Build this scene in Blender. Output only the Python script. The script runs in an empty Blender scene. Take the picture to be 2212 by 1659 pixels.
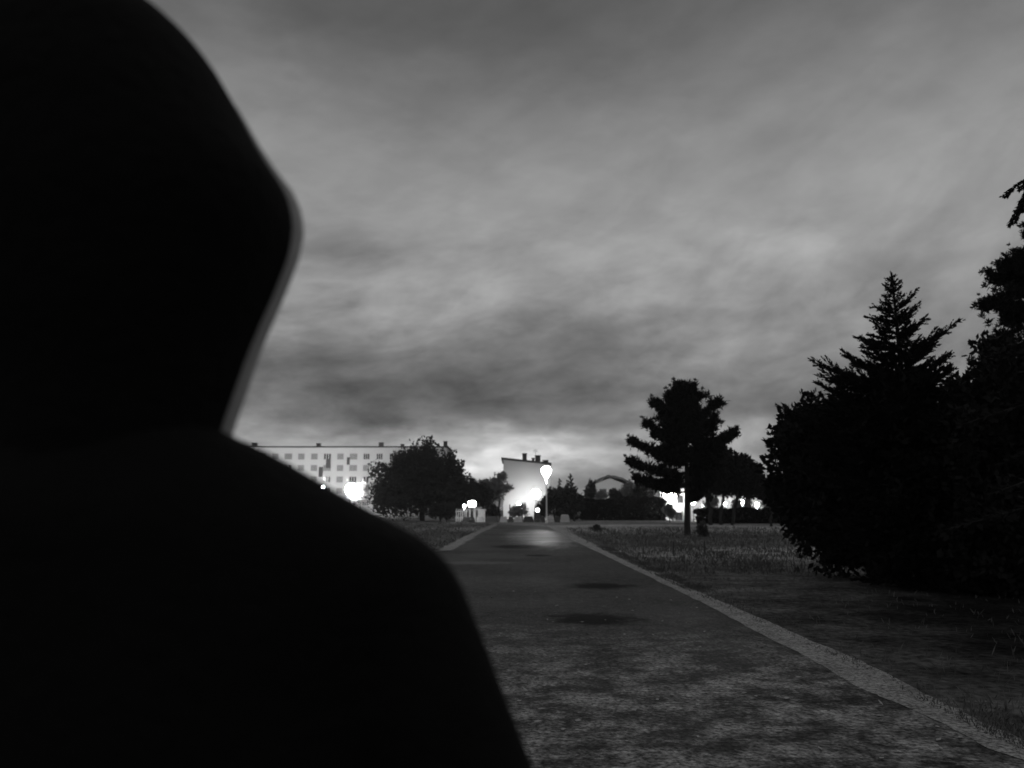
import bpy, math, random
import numpy as np
from mathutils import Vector

sc = bpy.context.scene
COL = sc.collection
R = math.radians
random.seed(7)
rng = np.random.default_rng(11)

# ------------------------------------------------------------------ camera
CAM_H, FPX, HORIZON = 1.42, 768.0, 509.5
PITCH = math.atan((HORIZON - 384.0) / FPX)
cam = bpy.data.cameras.new('camera')
cam_o = bpy.data.objects.new('camera', cam)
COL.objects.link(cam_o)
cam_o.location = (0, 0, CAM_H)
cam_o.rotation_euler = (math.pi / 2 + PITCH, 0, 0)
cam.sensor_width = 36.0
cam.lens = 27.0
cam.clip_start = 0.02
cam.clip_end = 6000
cam.dof.use_dof = True
cam.dof.focus_distance = 4.2
cam.dof.aperture_fstop = 0.027 / 0.0088
sc.camera = cam_o

sc.view_settings.view_transform = 'Standard'
sc.view_settings.look = 'None'
sc.view_settings.exposure = 0.0
sc.view_settings.gamma = 1.0
sc.cycles.max_bounces = 6
sc.cycles.volume_bounces = 0
sc.cycles.use_denoising = True
sc.cycles.sample_clamp_indirect = 3.0

CP, SP = math.cos(PITCH), math.sin(PITCH)


def ray(px, py):
    u, v = (px - 512.0) / FPX, (384.0 - py) / FPX
    return np.array([u, CP - v * SP, SP + v * CP])


def at(px, py, Y):
    d = ray(px, py)
    return np.array([d[0] * Y / d[1], Y, CAM_H + d[2] * Y / d[1]])


def gnd(px, py):
    d = ray(px, py)
    t = -CAM_H / d[2]
    return np.array([d[0] * t, d[1] * t, 0.0])


K = 1024.0 / 2212.0


def at2(x, y, Y):
    return at(x * K, y * K, Y)


def gnd2(x, y):
    return gnd(x * K, y * K)


# ------------------------------------------------------------------ night sky: low cloud lit by the town
world = bpy.data.worlds.new('World')
sc.world = world
world.use_nodes = True
wt = world.node_tree
wt.nodes.clear()


class NT:
    def __init__(self, tree):
        self.t = tree

    def n(self, kind, **kw):
        nd = self.t.nodes.new(kind)
        for k, v in kw.items():
            setattr(nd, k, v)
        return nd

    def put(self, sock, v):
        if isinstance(v, bpy.types.NodeSocket):
            self.t.links.new(v, sock)
        else:
            sock.default_value = v

    def m(self, op, a, b=None, c=None, clamp=False):
        nd = self.n('ShaderNodeMath', operation=op)
        nd.use_clamp = clamp
        for i, v in enumerate((a, b, c)):
            if v is not None:
                self.put(nd.inputs[i], v)
        return nd.outputs[0]

    def noise(self, vec, scale, detail=4.0, rough=0.5, dist=0.0, lac=2.0):
        nd = self.n('ShaderNodeTexNoise')
        if vec is not None:
            self.put(nd.inputs['Vector'], vec)
        nd.inputs['Scale'].default_value = scale
        nd.inputs['Detail'].default_value = detail
        nd.inputs['Roughness'].default_value = rough
        nd.inputs['Distortion'].default_value = dist
        nd.inputs['Lacunarity'].default_value = lac
        return nd.outputs[0]

    def comb(self, x, y, z):
        nd = self.n('ShaderNodeCombineXYZ')
        for i, v in enumerate((x, y, z)):
            self.put(nd.inputs[i], v)
        return nd.outputs[0]

    def ramp(self, fac, stops, interp='LINEAR'):
        nd = self.n('ShaderNodeValToRGB')
        nd.color_ramp.interpolation = interp
        el = nd.color_ramp.elements
        while len(el) < len(stops):
            el.new(0.5)
        for e, (p, v) in zip(el, stops):
            e.position = p
            e.color = (v, v, v, 1)
        self.put(nd.inputs[0], fac)
        return nd.outputs[0]


W = NT(wt)
tc = W.n('ShaderNodeTexCoord')
sp = W.n('ShaderNodeSeparateXYZ')
W.put(sp.inputs[0], tc.outputs['Generated'])
wx, wy, wz = sp.outputs
az = W.m('ARCTAN2', wx, wy)
el = W.m('ARCSINE', wz)
zz = W.m('ADD', W.m('MAXIMUM', wz, 0.0), 0.16)
qx, qy = W.m('DIVIDE', wx, zz), W.m('DIVIDE', wy, zz)
# streaks drawn out by the wind, slanted a little to the view
ca, sa = math.cos(R(24)), math.sin(R(24))
sx_ = W.m('ADD', W.m('MULTIPLY', qx, ca), W.m('MULTIPLY', qy, sa))
sy_ = W.m('SUBTRACT', W.m('MULTIPLY', qy, ca), W.m('MULTIPLY', qx, sa))
streak = W.noise(W.comb(W.m('MULTIPLY', sx_, 0.65), W.m('MULTIPLY', sy_, 1.5), 3.1), 1.25, 7.0, 0.52, 0.5)
fine = W.noise(W.comb(W.m('MULTIPLY', sx_, 0.8), W.m('MULTIPLY', sy_, 1.6), 7.7), 3.6, 8.0, 0.6, 0.3)
warp_a = W.noise(W.comb(W.m('MULTIPLY', az, 5.0), W.m('MULTIPLY', el, 14.0), 1.0), 1.0, 5.0, 0.55)
warp_e = W.noise(W.comb(W.m('MULTIPLY', az, 5.0), W.m('MULTIPLY', el, 14.0), 9.0), 1.0, 5.0, 0.55)
az2 = W.m('ADD', az, W.m('MULTIPLY', W.m('SUBTRACT', warp_a, 0.5), 0.30))
el2 = W.m('ADD', el, W.m('MULTIPLY', W.m('SUBTRACT', warp_e, 0.5), 0.085))

base = W.ramp(W.m('DIVIDE', el2, R(45)), [
    (0.0, .16), (1.2 / 45, .22), (3.0 / 45, .36), (4.6 / 45, .27), (6.5 / 45, .18), (9.0 / 45, .19), (12.5 / 45, .225),
    (17 / 45, .285), (22 / 45, .275), (27 / 45, .22), (32 / 45, .135), (36 / 45, .105), (40 / 45, .13), (1.0, .24)], 'B_SPLINE')
lum = W.m('MULTIPLY', base, W.m('ADD', 1.0, W.m('MULTIPLY', W.m('SUBTRACT', streak, 0.5), 0.55)))
lum = W.m('MULTIPLY', lum, W.m('ADD', 1.0, W.m('MULTIPLY', W.m('SUBTRACT', fine, 0.5), 0.30)))
# lumpy low cloud toward the skyline
tl_ = W.m('SUBTRACT', el, W.m('MULTIPLY', az, W.ramp(W.m('DIVIDE', el, R(45)), [(0.0, .02), (8 / 45, .08), (24 / 45, .26), (1.0, .28)])))
lump = W.noise(W.comb(W.m('MULTIPLY', az, 7.5), W.m('MULTIPLY', tl_, 16.0), 4.0), 1.0, 8.0, 0.55, 0.3)
lump2 = W.noise(W.comb(W.m('MULTIPLY', az, 12.0), W.m('MULTIPLY', tl_, 27.0), 2.0), 1.0, 9.0, 0.58, 0.3)
low = W.ramp(W.m('DIVIDE', el, R(45)), [(0.0, .7), (5 / 45, 1.0), (14 / 45, .85), (24 / 45, .34), (1.0, .2)])
low2 = W.ramp(W.m('DIVIDE', el, R(45)), [(0.0, 1.0), (9 / 45, 1.0), (20 / 45, .38), (30 / 45, .2), (1.0, .1)])
lw = W.m('ADD', W.m('MULTIPLY', W.m('SUBTRACT', lump, 0.5), 1.7), W.m('MULTIPLY', W.m('MULTIPLY', W.m('SUBTRACT', lump2, 0.5), low2), 1.7))
lum = W.m('MULTIPLY', lum, W.m('MAXIMUM', W.m('ADD', 1.10, W.m('MULTIPLY', lw, low)), 0.25))


def sky_ang(x, y):
    d = ray(x * K, y * K)
    d = d / np.linalg.norm(d)
    return math.atan2(d[0], d[1]), math.asin(d[2])


expo = None
for (x, y, sx, sy, amp) in [
        (800, 830, 190, 48, -.62), (740, 905, 180, 24, -.26), (1215, 785, 130, 62, -.55), (1360, 690, 120, 26, -.28),
        (700, 515, 150, 40, -.30), (1080, 55, 330, 90, -.30), (1260, 905, 300, 15, -.26), (1310, 1012, 130, 22, -.60),
        (1045, 1000, 120, 24, .50), (1230, 980, 150, 22, .55), (1150, 960, 330, 34, .22), (1450, 560, 150, 45, .22), (900, 605, 130, 42, .16),
        (1960, 575, 170, 30, -.20), (1800, 840, 200, 40, -.1), (1640, 470, 250, 80, .08), (470, 90, 120, 110, .22),
        (1620, 950, 160, 30, .12), (1480, 740, 120, 40, .18), (1000, 930, 200, 16, .12)]:
    a, e = sky_ang(x, y)
    sa_ = sx / 1659.0
    se_ = sy / 1659.0
    da = W.m('DIVIDE', W.m('SUBTRACT', az2, a), sa_)
    de = W.m('DIVIDE', W.m('SUBTRACT', el2, e), se_)
    d2 = W.m('ADD', W.m('MULTIPLY', da, da), W.m('MULTIPLY', de, de))
    g = W.m('MULTIPLY', W.m('EXPONENT', W.m('MULTIPLY', d2, -0.5)), amp)
    expo = g if expo is None else W.m('ADD', expo, g)
lum = W.m('MULTIPLY', lum, W.m('EXPONENT', expo))
bg = W.n('ShaderNodeBackground')
W.put(bg.inputs['Color'], W.comb(lum, lum, lum))
bg.inputs['Strength'].default_value = 1.0
wo = W.n('ShaderNodeOutputWorld')
W.put(wo.inputs['Surface'], bg.outputs[0])

# the faint moon behind the cloud
sun = bpy.data.lights.new('moonlight', 'SUN')
sun.energy = 0.02
sun.angle = R(25)
sun_o = bpy.data.objects.new('moonlight', sun)
sun_o.rotation_euler = (R(25), R(15), 0)
COL.objects.link(sun_o)


# ------------------------------------------------------------------ materials
def material(name, albedo, rough=0.8, var=0.25, scale=3.0, bump=0.0, spec=0.3, bscale=None):
    m = bpy.data.materials.new(name)
    m.use_nodes = True
    T = NT(m.node_tree)
    b = m.node_tree.nodes['Principled BSDF']
    co = T.n('ShaderNodeTexCoord').outputs['Object']
    nz = T.noise(co, scale, 5.0, 0.6)
    v = T.m('MULTIPLY', T.m('ADD', 1.0 - var, T.m('MULTIPLY', nz, 2 * var)), albedo)
    T.put(b.inputs['Base Color'], T.comb(v, v, v))
    b.inputs['Roughness'].default_value = rough
    b.inputs['Specular IOR Level'].default_value = spec
    if bump:
        bp = T.n('ShaderNodeBump')
        bp.inputs['Strength'].default_value = bump
        bp.inputs['Distance'].default_value = 0.05
        T.put(bp.inputs['Height'], T.noise(co, bscale or scale * 6, 4.0, 0.6))
        T.put(b.inputs['Normal'], bp.outputs[0])
    return m


def glow(name, strength):
    m = bpy.data.materials.new(name)
    m.use_nodes = True
    T = NT(m.node_tree)
    b = m.node_tree.nodes['Principled BSDF']
    b.inputs['Base Color'].default_value = (.8, .8, .8, 1)
    b.inputs['Emission Color'].default_value = (1, 1, 1, 1)
    co = T.n('ShaderNodeTexCoord').outputs['Object']
    T.put(b.inputs['Emission Strength'], T.m('MULTIPLY', T.m('ADD', 0.9, T.m('MULTIPLY', T.noise(co, 2.0), 0.2)), strength))
    return m


M = {
    'jacket': material('dark_jacket_cloth', .006, .95, .3, 12, .3, .1),
    'hood': material('dark_hood_cloth', .005, .95, .3, 12, .3, .1),
    'ghost_edge': material('grey_hood_ghost', .42, .9, .15, 30, .2, .1),
    'trousers': material('dark_trouser_cloth', .010, .95, .3, 15, .2, .1),
    'skin': material('skin', .30, .6, .1, 10),
    'shoe': material('shoe_leather', .02, .6, .2, 10),
    'bark': material('bark', .035, .95, .4, 8, .8, .1),
    'far_bark': material('far_bark', .035, .95, .4, 5, .5, .1),
    'needle': material('dark_needles', .014, .9, .4, 2.0, 0, .1),
    'leaf': material('dark_leaves', .016, .9, .4, 2.0, 0, .1),
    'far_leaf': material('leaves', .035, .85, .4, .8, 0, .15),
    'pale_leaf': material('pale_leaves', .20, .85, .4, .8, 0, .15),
    'shrub_leaf': material('shrub_leaves', .07, .85, .4, .8, 0, .1),
    'hedge': material('hedge_leaves', .007, .9, .4, 1.2, 0, .1),
    'render': material('white_render', .62, .9, .06, .35, .05, .1),
    'facade': material('cream_facade', .55, .9, .07, .3, .05, .1),
    'shutter': material('grey_shutter', .20, .8, .15, 1.0),
    'window_frame': material('window_frame', .42, .7, .1, 1.0),
    'glass': material('dark_glass', .03, .15, .2, 1.0, 0, .5),
    'roof': material('dark_roof', .05, .9, .3, 1.0),
    'tile': material('roof_tiles', .09, .9, .3, 2.0),
    'brick': material('chimney_brick', .06, .9, .3, 3.0),
    'metal': material('grey_metal', .25, .5, .15, 3.0),
    'dark_metal': material('dark_metal', .04, .5, .2, 3.0),
    'pale_metal': material('pale_metal', .7, .5, .1, 3.0),
    'concrete': material('pale_concrete', .30, .9, .2, 2.0, .2),
    'dark_concrete': material('dark_concrete', .04, .9, .3, 2.0, .2),
    'wood': material('weathered_wood', .06, .9, .3, 4.0, .3),
    'cloth': material('dark_cloth', .06, .95, .2, 4.0),
    'litter': material('fallen_leaves', .32, .8, .4, 4.0),
}


for k_ in ('pale_leaf', 'far_leaf'):
    T = NT(M[k_].node_tree)
    b = M[k_].node_tree.nodes['Principled BSDF']
    tr_ = T.n('ShaderNodeBsdfTranslucent')
    T.put(tr_.inputs['Color'], b.inputs['Base Color'].links[0].from_socket)
    mx = T.n('ShaderNodeMixShader')
    mx.inputs[0].default_value = .45
    T.put(mx.inputs[1], b.outputs[0])
    T.put(mx.inputs[2], tr_.outputs[0])
    T.put(M[k_].node_tree.nodes['Material Output'].inputs['Surface'], mx.outputs[0])

# ------------------------------------------------------------------ mesh helpers
class MB:
    def __init__(self):
        self.v, self.f, self.n = [], [], 0

    def add(self, verts, faces):
        verts = np.asarray(verts, float)
        self.v.append(verts)
        if isinstance(faces, np.ndarray):
            faces = (faces + self.n).tolist()
        else:
            faces = [[i + self.n for i in f] for f in faces]
        self.f.extend(faces)
        self.n += len(verts)

    def box(self, c, s, rz=0.0, taper=1.0, bev=0.0):
        x, y, z = s[0] / 2, s[1] / 2, s[2] / 2
        v = []
        for zz_, k in ((-z, 1.0), (z, taper)):
            v += [(-x * k, -y * k, zz_), (x * k, -y * k, zz_), (x * k, y * k, zz_), (-x * k, y * k, zz_)]
        v = np.array(v)
        cr, sr = math.cos(rz), math.sin(rz)
        v = np.stack([v[:, 0] * cr - v[:, 1] * sr, v[:, 0] * sr + v[:, 1] * cr, v[:, 2]], 1) + np.asarray(c)
        self.add(v, [(3, 2, 1, 0), (4, 5, 6, 7), (0, 1, 5, 4), (1, 2, 6, 5), (2, 3, 7, 6), (3, 0, 4, 7)])

    def tube(self, pts, rad, n=8, cap=True):
        pts = np.asarray(pts, float)
        rad = np.broadcast_to(np.asarray(rad, float), (len(pts),))
        rings = []
        tan = np.gradient(pts, axis=0)
        for p, t, r in zip(pts, tan, rad):
            t = t / (np.linalg.norm(t) + 1e-9)
            a = np.cross(t, (0, 0, 1.0) if abs(t[2]) < .9 else (1.0, 0, 0))
            a /= np.linalg.norm(a)
            b = np.cross(t, a)
            th = np.linspace(0, 2 * math.pi, n, endpoint=False)
            rings.append(p + r * (np.cos(th)[:, None] * a + np.sin(th)[:, None] * b))
        f = []
        for i in range(len(pts) - 1):
            for j in range(n):
                k = (j + 1) % n
                f.append((i * n + j, i * n + k, (i + 1) * n + k, (i + 1) * n + j))
        if cap:
            f.append(tuple(range(n))[::-1])
            f.append(tuple((len(pts) - 1) * n + j for j in range(n)))
        self.add(np.concatenate(rings), f)

    def lathe(self, prof, c, n=16):
        pts = [(c[0], c[1], c[2] + z) for r, z in prof]
        th = np.linspace(0, 2 * math.pi, n, endpoint=False)
        v = np.concatenate([np.stack([c[0] + r * np.cos(th), c[1] + r * np.sin(th), np.full(n, c[2] + z)], 1) for r, z in prof])
        f = []
        for i in range(len(prof) - 1):
            for j in range(n):
                k = (j + 1) % n
                f.append((i * n + j, i * n + k, (i + 1) * n + k, (i + 1) * n + j))
        f.append(tuple(range(n))[::-1])
        f.append(tuple((len(prof) - 1) * n + j for j in range(n)))
        self.add(v, f)

    def blades(self, p, d, length, width, r=None, flat=False):
        """leaf shaped rhombs: root p, direction d, each its own length and width"""
        r = r or rng
        p = np.asarray(p, float)
        d = np.asarray(d, float)
        d = d / (np.linalg.norm(d, axis=1, keepdims=True) + 1e-9)
        k = len(p)
        q = r.normal(size=(k, 3))
        if flat:
            q = q * .2 + np.array([0, 0, 1.0])
        s = np.cross(d, q)
        s /= (np.linalg.norm(s, axis=1, keepdims=True) + 1e-9)
        L = np.broadcast_to(np.asarray(length, float), (k,))[:, None]
        Wd = np.broadcast_to(np.asarray(width, float), (k,))[:, None]
        mid = p + d * L * .45
        v = np.stack([p, mid + s * Wd / 2, p + d * L, mid - s * Wd / 2], 1).reshape(-1, 3)
        f = np.arange(k * 4).reshape(-1, 4)
        self.add(v, f)

    def build(self, name, mat, parent=None, origin=None, smooth=False):
        me = bpy.data.meshes.new(name)
        v = np.concatenate(self.v)
        o_ = np.array(parent.location) if (parent is not None and origin is None) else (np.zeros(3) if origin is None else np.asarray(origin))
        v = v - o_
        me.from_pydata(v.tolist(), [], self.f)
        me.update()
        if mat is not None:
            me.materials.append(mat)
        if smooth:
            me.polygons.foreach_set('use_smooth', [True] * len(me.polygons))
        o = bpy.data.objects.new(name, me)
        COL.objects.link(o)
        if parent is not None:
            o.parent = parent
        else:
            o.location = o_
        return o


def sub(o, name, mb, mat, smooth=False):
    """a sub-part: child of a part whose own origin is its thing's base"""
    top = o.parent
    c = mb.build(name, mat, None, origin=np.array(top.location), smooth=smooth)
    c.location = (0, 0, 0)
    c.parent = o
    return c


def thing(name, label, cat, loc, group=None):
    o = bpy.data.objects.new(name, None)
    o.empty_display_size = .2
    COL.objects.link(o)
    o.location = tuple(float(a) for a in loc)
    o['label'] = label
    o['category'] = cat
    if group:
        o['group'] = group
    return o


def kind(o, k):
    o['kind'] = k
    return o


# ------------------------------------------------------------------ ground, path and verge
def sheet(name, poly_l, poly_r, z, mat, jag=0.0, step=0.25, seed=1, cross=14):
    """strip between two edge lines (lists of ground points ordered near to far)"""
    r = np.random.default_rng(seed)

    def dens(p):
        p = np.asarray(p)[:, :2]
        L = np.concatenate([[0], np.cumsum(np.linalg.norm(np.diff(p, axis=0), axis=1))])
        n = 900
        t = np.linspace(0, 1, n) ** 1.8 * L[-1]
        return np.stack([np.interp(t, L, p[:, 0]), np.interp(t, L, p[:, 1])], 1)
    a, b = dens(poly_l), dens(poly_r)
    n = len(a)

    def wob():
        w = np.zeros(n)
        for s in (2, 5, 13, 40):
            k = r.normal(size=n)
            ker = np.exp(-np.linspace(-2, 2, 2 * s + 1) ** 2)
            w += np.convolve(k, ker / ker.sum() ** .5 / (1 + s * .02), 'same') * .4
        return w
    a = a + np.stack([wob() * jag, np.zeros(n)], 1)
    b = b + np.stack([wob() * jag, np.zeros(n)], 1)
    t = np.linspace(0, 1, cross)[None, :, None]
    g = a[:, None] * (1 - t) + b[:, None] * t
    v = np.concatenate([g, np.full(g.shape[:2] + (1,), z)], 2).reshape(-1, 3)
    mb = MB()
    i = np.arange(n - 1)[:, None] * cross + np.arange(cross - 1)[None]
    mb.add(v, np.stack([i, i + 1, i + cross + 1, i + cross], -1).reshape(-1, 4))
    return kind(mb.build(name, mat), 'structure')


def gmat(name):
    m = bpy.data.materials.new(name)
    m.use_nodes = True
    T = NT(m.node_tree)
    b = m.node_tree.nodes['Principled BSDF']
    ge = T.n('ShaderNodeNewGeometry')
    return m, T, b, ge.outputs['Position']


def ellipse(T, X, Y, c, r, rag=None):
    dx = T.m('DIVIDE', T.m('SUBTRACT', X, c[0]), r[0])
    dy = T.m('DIVIDE', T.m('SUBTRACT', Y, c[1]), r[1])
    d = T.m('SQRT', T.m('ADD', T.m('MULTIPLY', dx, dx), T.m('MULTIPLY', dy, dy)))
    if rag is not None:
        d = T.m('ADD', d, rag)
    return T.ramp(d, [(.45, 1.0), (1.0, 0.0)], 'EASE')


# rough grass ground
m_ground, T, b, pos = gmat('grass_ground')
s_ = T.n('ShaderNodeSeparateXYZ')
T.put(s_.inputs[0], pos)
X, Y = s_.outputs[0], s_.outputs[1]
n1 = T.noise(pos, .12, 4, .6)
n2 = T.noise(pos, 1.3, 5, .65)
n3 = T.noise(pos, 9.0, 4, .7)
val = T.m('MULTIPLY', T.ramp(n2, [(.32, .07), (.68, .24)]), T.ramp(n1, [(.35, .65), (.65, 1.25)]))
val = T.m('MULTIPLY', val, T.ramp(n3, [(.35, .40), (.65, 1.6)]))
# shade painted into the ground right of the path, under the conifers
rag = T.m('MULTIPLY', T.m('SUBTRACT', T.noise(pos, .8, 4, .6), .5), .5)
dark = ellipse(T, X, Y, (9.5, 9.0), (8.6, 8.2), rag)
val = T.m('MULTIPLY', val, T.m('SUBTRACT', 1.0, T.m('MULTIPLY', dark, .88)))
lit_grass = T.m('MAXIMUM', ellipse(T, X, Y, (9.0, 26.0), (9.0, 5.5), rag), ellipse(T, X, Y, (13.0, 62.0), (24.0, 18.0), rag))  # pale bands: lamp light on the grass put into the colour
val = T.m('MULTIPLY', val, T.m('ADD', 1.0, T.m('MULTIPLY', lit_grass, 1.2)))
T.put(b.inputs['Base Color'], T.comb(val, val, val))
b.inputs['Roughness'].default_value = .95
b.inputs['Specular IOR Level'].default_value = 0
bp = T.n('ShaderNodeBump')
bp.inputs['Strength'].default_value = .8
bp.inputs['Distance'].default_value = .08
T.put(bp.inputs['Height'], T.noise(pos, 7.0, 5, .7))
T.put(b.inputs['Normal'], bp.outputs[0])
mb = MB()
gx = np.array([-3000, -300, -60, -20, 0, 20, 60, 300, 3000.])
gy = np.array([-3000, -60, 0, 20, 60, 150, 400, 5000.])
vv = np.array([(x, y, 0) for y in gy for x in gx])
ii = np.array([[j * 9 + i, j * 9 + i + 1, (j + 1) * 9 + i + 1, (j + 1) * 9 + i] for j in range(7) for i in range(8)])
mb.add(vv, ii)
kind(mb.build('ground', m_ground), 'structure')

# worn damp asphalt
m_path, T, b, pos = gmat('worn_asphalt')
s_ = T.n('ShaderNodeSeparateXYZ')
T.put(s_.inputs[0], pos)
X, Y = s_.outputs[0], s_.outputs[1]
n1 = T.noise(T.comb(T.m('MULTIPLY', X, .9), T.m('MULTIPLY', Y, 1.0), 0.0), 1.9, 9, .70, .15)
n2 = T.noise(pos, 26.0, 4, .7)
n3 = T.noise(pos, 5.0, 5, .65)
near = T.ramp(T.m('DIVIDE', T.m('ADD', Y, T.m('MULTIPLY', T.m('SUBTRACT', T.noise(pos, .9, 3), .5), 4.0)), 20.0), [(.34, 1.0), (.52, 0.0)])
dusty = T.m('MULTIPLY', T.ramp(n1, [(.43, 0.0), (.58, 1.0)]), near)
val = T.m('ADD', .044, T.m('MULTIPLY', dusty, .18))
n4 = T.noise(pos, 11.0, 6, .75)
flake = T.m('MULTIPLY', T.ramp(n4, [(.56, 0.0), (.63, 1.0)]), T.m('ADD', .3, T.m('MULTIPLY', near, .7)))
val = T.m('ADD', val, T.m('MULTIPLY', flake, .10))
val = T.m('MULTIPLY', val, T.ramp(n3, [(.3, .5), (.7, 1.5)]))
val = T.m('MULTIPLY', val, T.ramp(n2, [(.37, .30), (.63, 1.75)]))
rag = T.m('MULTIPLY', T.m('SUBTRACT', T.noise(pos, 3.2, 6, .7), .5), 1.5)
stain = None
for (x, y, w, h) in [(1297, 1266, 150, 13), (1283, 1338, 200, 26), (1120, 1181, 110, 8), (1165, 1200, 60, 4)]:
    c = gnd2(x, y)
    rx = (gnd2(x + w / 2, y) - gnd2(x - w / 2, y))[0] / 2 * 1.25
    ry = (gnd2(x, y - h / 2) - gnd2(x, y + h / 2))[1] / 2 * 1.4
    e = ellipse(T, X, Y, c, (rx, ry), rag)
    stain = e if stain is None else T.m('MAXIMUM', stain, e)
c = gnd2(1020, 1216)
dustbar = ellipse(T, X, Y, c, (1.5, .8), rag)
val = T.m('ADD', val, T.m('MULTIPLY', dustbar, .06))
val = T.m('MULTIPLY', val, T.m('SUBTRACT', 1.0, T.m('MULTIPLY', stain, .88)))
T.put(b.inputs['Base Color'], T.comb(val, val, val))
damp = T.noise(pos, .35, 3, .5)
wet = ellipse(T, X, Y, gnd2(1165, 1158), (2.2, 16.0), rag)
T.put(b.inputs['Specular IOR Level'], T.m('MULTIPLY', T.m('SUBTRACT', 1.0, T.m('MULTIPLY', stain, .7)), T.m('ADD', .05, T.m('MULTIPLY', wet, .42))))
T.put(b.inputs['Roughness'], T.m('SUBTRACT', T.m('ADD', T.ramp(damp, [(.35, .55), (.65, .70)]), T.m('MULTIPLY', dusty, .3)), T.m('MULTIPLY', wet, .24)))
bp = T.n('ShaderNodeBump')
bp.inputs['Strength'].default_value = .35
bp.inputs['Distance'].default_value = .02
T.put(bp.inputs['Height'], T.m('ADD', n2, n3))
T.put(b.inputs['Normal'], bp.outputs[0])

# pale gravel
m_verge, T, b, pos = gmat('pale_gravel')
n1 = T.noise(pos, 30.0, 6, .8)
n2 = T.noise(pos, 2.6, 5, .65)
val = T.m('MULTIPLY', T.ramp(n1, [(.38, .10), (.62, .62)]), T.ramp(n2, [(.3, .65), (.7, 1.2)]))
T.put(b.inputs['Base Color'], T.comb(val, val, val))
b.inputs['Roughness'].default_value = .95
b.inputs['Specular IOR Level'].default_value = 0
bp = T.n('ShaderNodeBump')
bp.inputs['Strength'].default_value = .9
bp.inputs['Distance'].default_value = .03
T.put(bp.inputs['Height'], n1)
T.put(b.inputs['Normal'], bp.outputs[0])

right_edge = [gnd2(2640, 1840), gnd2(2212, 1645), gnd2(2139, 1618), gnd2(2037, 1567), gnd2(1935, 1519), gnd2(1850, 1485), gnd2(1782, 1444),
              gnd2(1703, 1400), gnd2(1635, 1366), gnd2(1560, 1325), gnd2(1458, 1274), gnd2(1300, 1197), gnd2(1235, 1167), gnd2(1182, 1136)]
left_edge = [np.array([-3.3, right_edge[0][1] - .2, 0]), np.array([-3.1, 8, 0]), np.array([-2.9, 16, 0]), gnd2(975, 1190), gnd2(1012, 1168),
             gnd2(1040, 1151), gnd2(1075, 1134)]
back = [np.array([right_edge[0][0] + 3, -6, 0])]
sheet('path', [np.array([-3.3, -8, 0])] + left_edge, [np.array([5.5, -8, 0]), np.array([4.9, 1, 0])] + [q_ + np.array([.22, 0, 0]) for q_ in right_edge], .004, m_path, .01, seed=3, cross=30)
sheet('side_path', [np.array([-30, 14.5, 0]), np.array([-2.8, 15.5, 0])], [np.array([-30, 23.5, 0]), gnd2(974, 1191)], .0045, m_path, .02, seed=5)
verge_out = [np.array([6.3, -8, 0]), gnd2(2700, 1790), gnd2(2290, 1640), gnd2(2120, 1557), gnd2(2012, 1507), gnd2(1936, 1467), gnd2(1858, 1428), gnd2(1762, 1390), gnd2(1678, 1352),
             gnd2(1566, 1304), gnd2(1458, 1256), gnd2(1325, 1194), gnd2(1260, 1164), gnd2(1205, 1136)]
sheet('gravel_verge', [np.array([5.2, -8, 0]), np.array([4.6, 1, 0])] + right_edge, verge_out, .008, m_verge, .018, seed=8)
sheet('gravel_edge', [gnd2(940, 1192), gnd2(1000, 1160), gnd2(1030, 1148), gnd2(1068, 1132)],
      [gnd2(975, 1190), gnd2(1012, 1168), gnd2(1040, 1151), gnd2(1075, 1134)], .008, m_verge, .10, seed=9)

# grass
m_grass = material('dry_grass', .105, .9, .5, .5, 0, .1)
mb = MB()


def vx(edge, y):
    e = np.array(edge)
    o = np.argsort(e[:, 1])
    return np.interp(y, e[o, 1], e[o, 0])


def grass_patch(n, y0, y1, xf0, xf1, h, w, seed):
    r = np.random.default_rng(seed)
    y = y0 * (y1 / y0) ** r.random(n)
    x = xf0(y) + (xf1(y) - xf0(y)) * r.random(n)
    # tufts
    cl = np.sin(x * 2.3 + 1.3 * np.sin(y * 1.7)) + np.sin(y * 2.9 + x * 1.1) + r.normal(size=n) * .8
    k = cl > -.3
    shade_d = np.sqrt(((x - 9.5) / 8.6) ** 2 + ((y - 9.0) / 8.2) ** 2) + .10 * np.sin(x * 1.3 + y * .7) + .08 * np.sin(x * 3.1 - y * 1.9)
    k &= r.random(len(x)) < np.clip((shade_d - .72) / .55, .08, 1)  # blades thinned where the ground shade is painted
    x, y, cl = x[k], y[k], cl[k]
    n = len(x)
    d = np.stack([r.normal(0, .45, n), r.normal(0, .45, n), np.ones(n)], 1)
    sc_ = (.6 + .25 * np.clip(cl, 0, 2)) * (.6 + .7 * r.random(n))
    mb.blades(np.stack([x, y, np.zeros(n)], 1), d, h * sc_, w * (1 + y / 14.0), r)


grass_patch(70000, 2.6, 60, lambda y: vx(verge_out, y) - .12 - .1 * np.sin(y * 3), lambda y: vx(verge_out, y) + 2 + y * .75, .095, .008, 21)
grass_patch(26000, 2.6, 30, lambda y: vx(verge_out, y) - .16, lambda y: vx(verge_out, y) + .30, .045, .006, 22)
grass_patch(26000, 17, 60, lambda y: vx(verge_out, y) + .2, lambda y: vx(verge_out, y) + 3 + y * .7, .24, .012, 25)
grass_patch(5000, 3.5, 9, lambda y: vx(verge_out, y) + .3, lambda y: vx(verge_out, y) + 4, .16, .009, 26)
grass_patch(16000, 24, 85, lambda y: vx(left_edge, y) - 1.0 - y * .25, lambda y: vx(left_edge, y) - .5, .16, .010, 23)
kind(mb.build('grass', m_grass), 'stuff')

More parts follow.
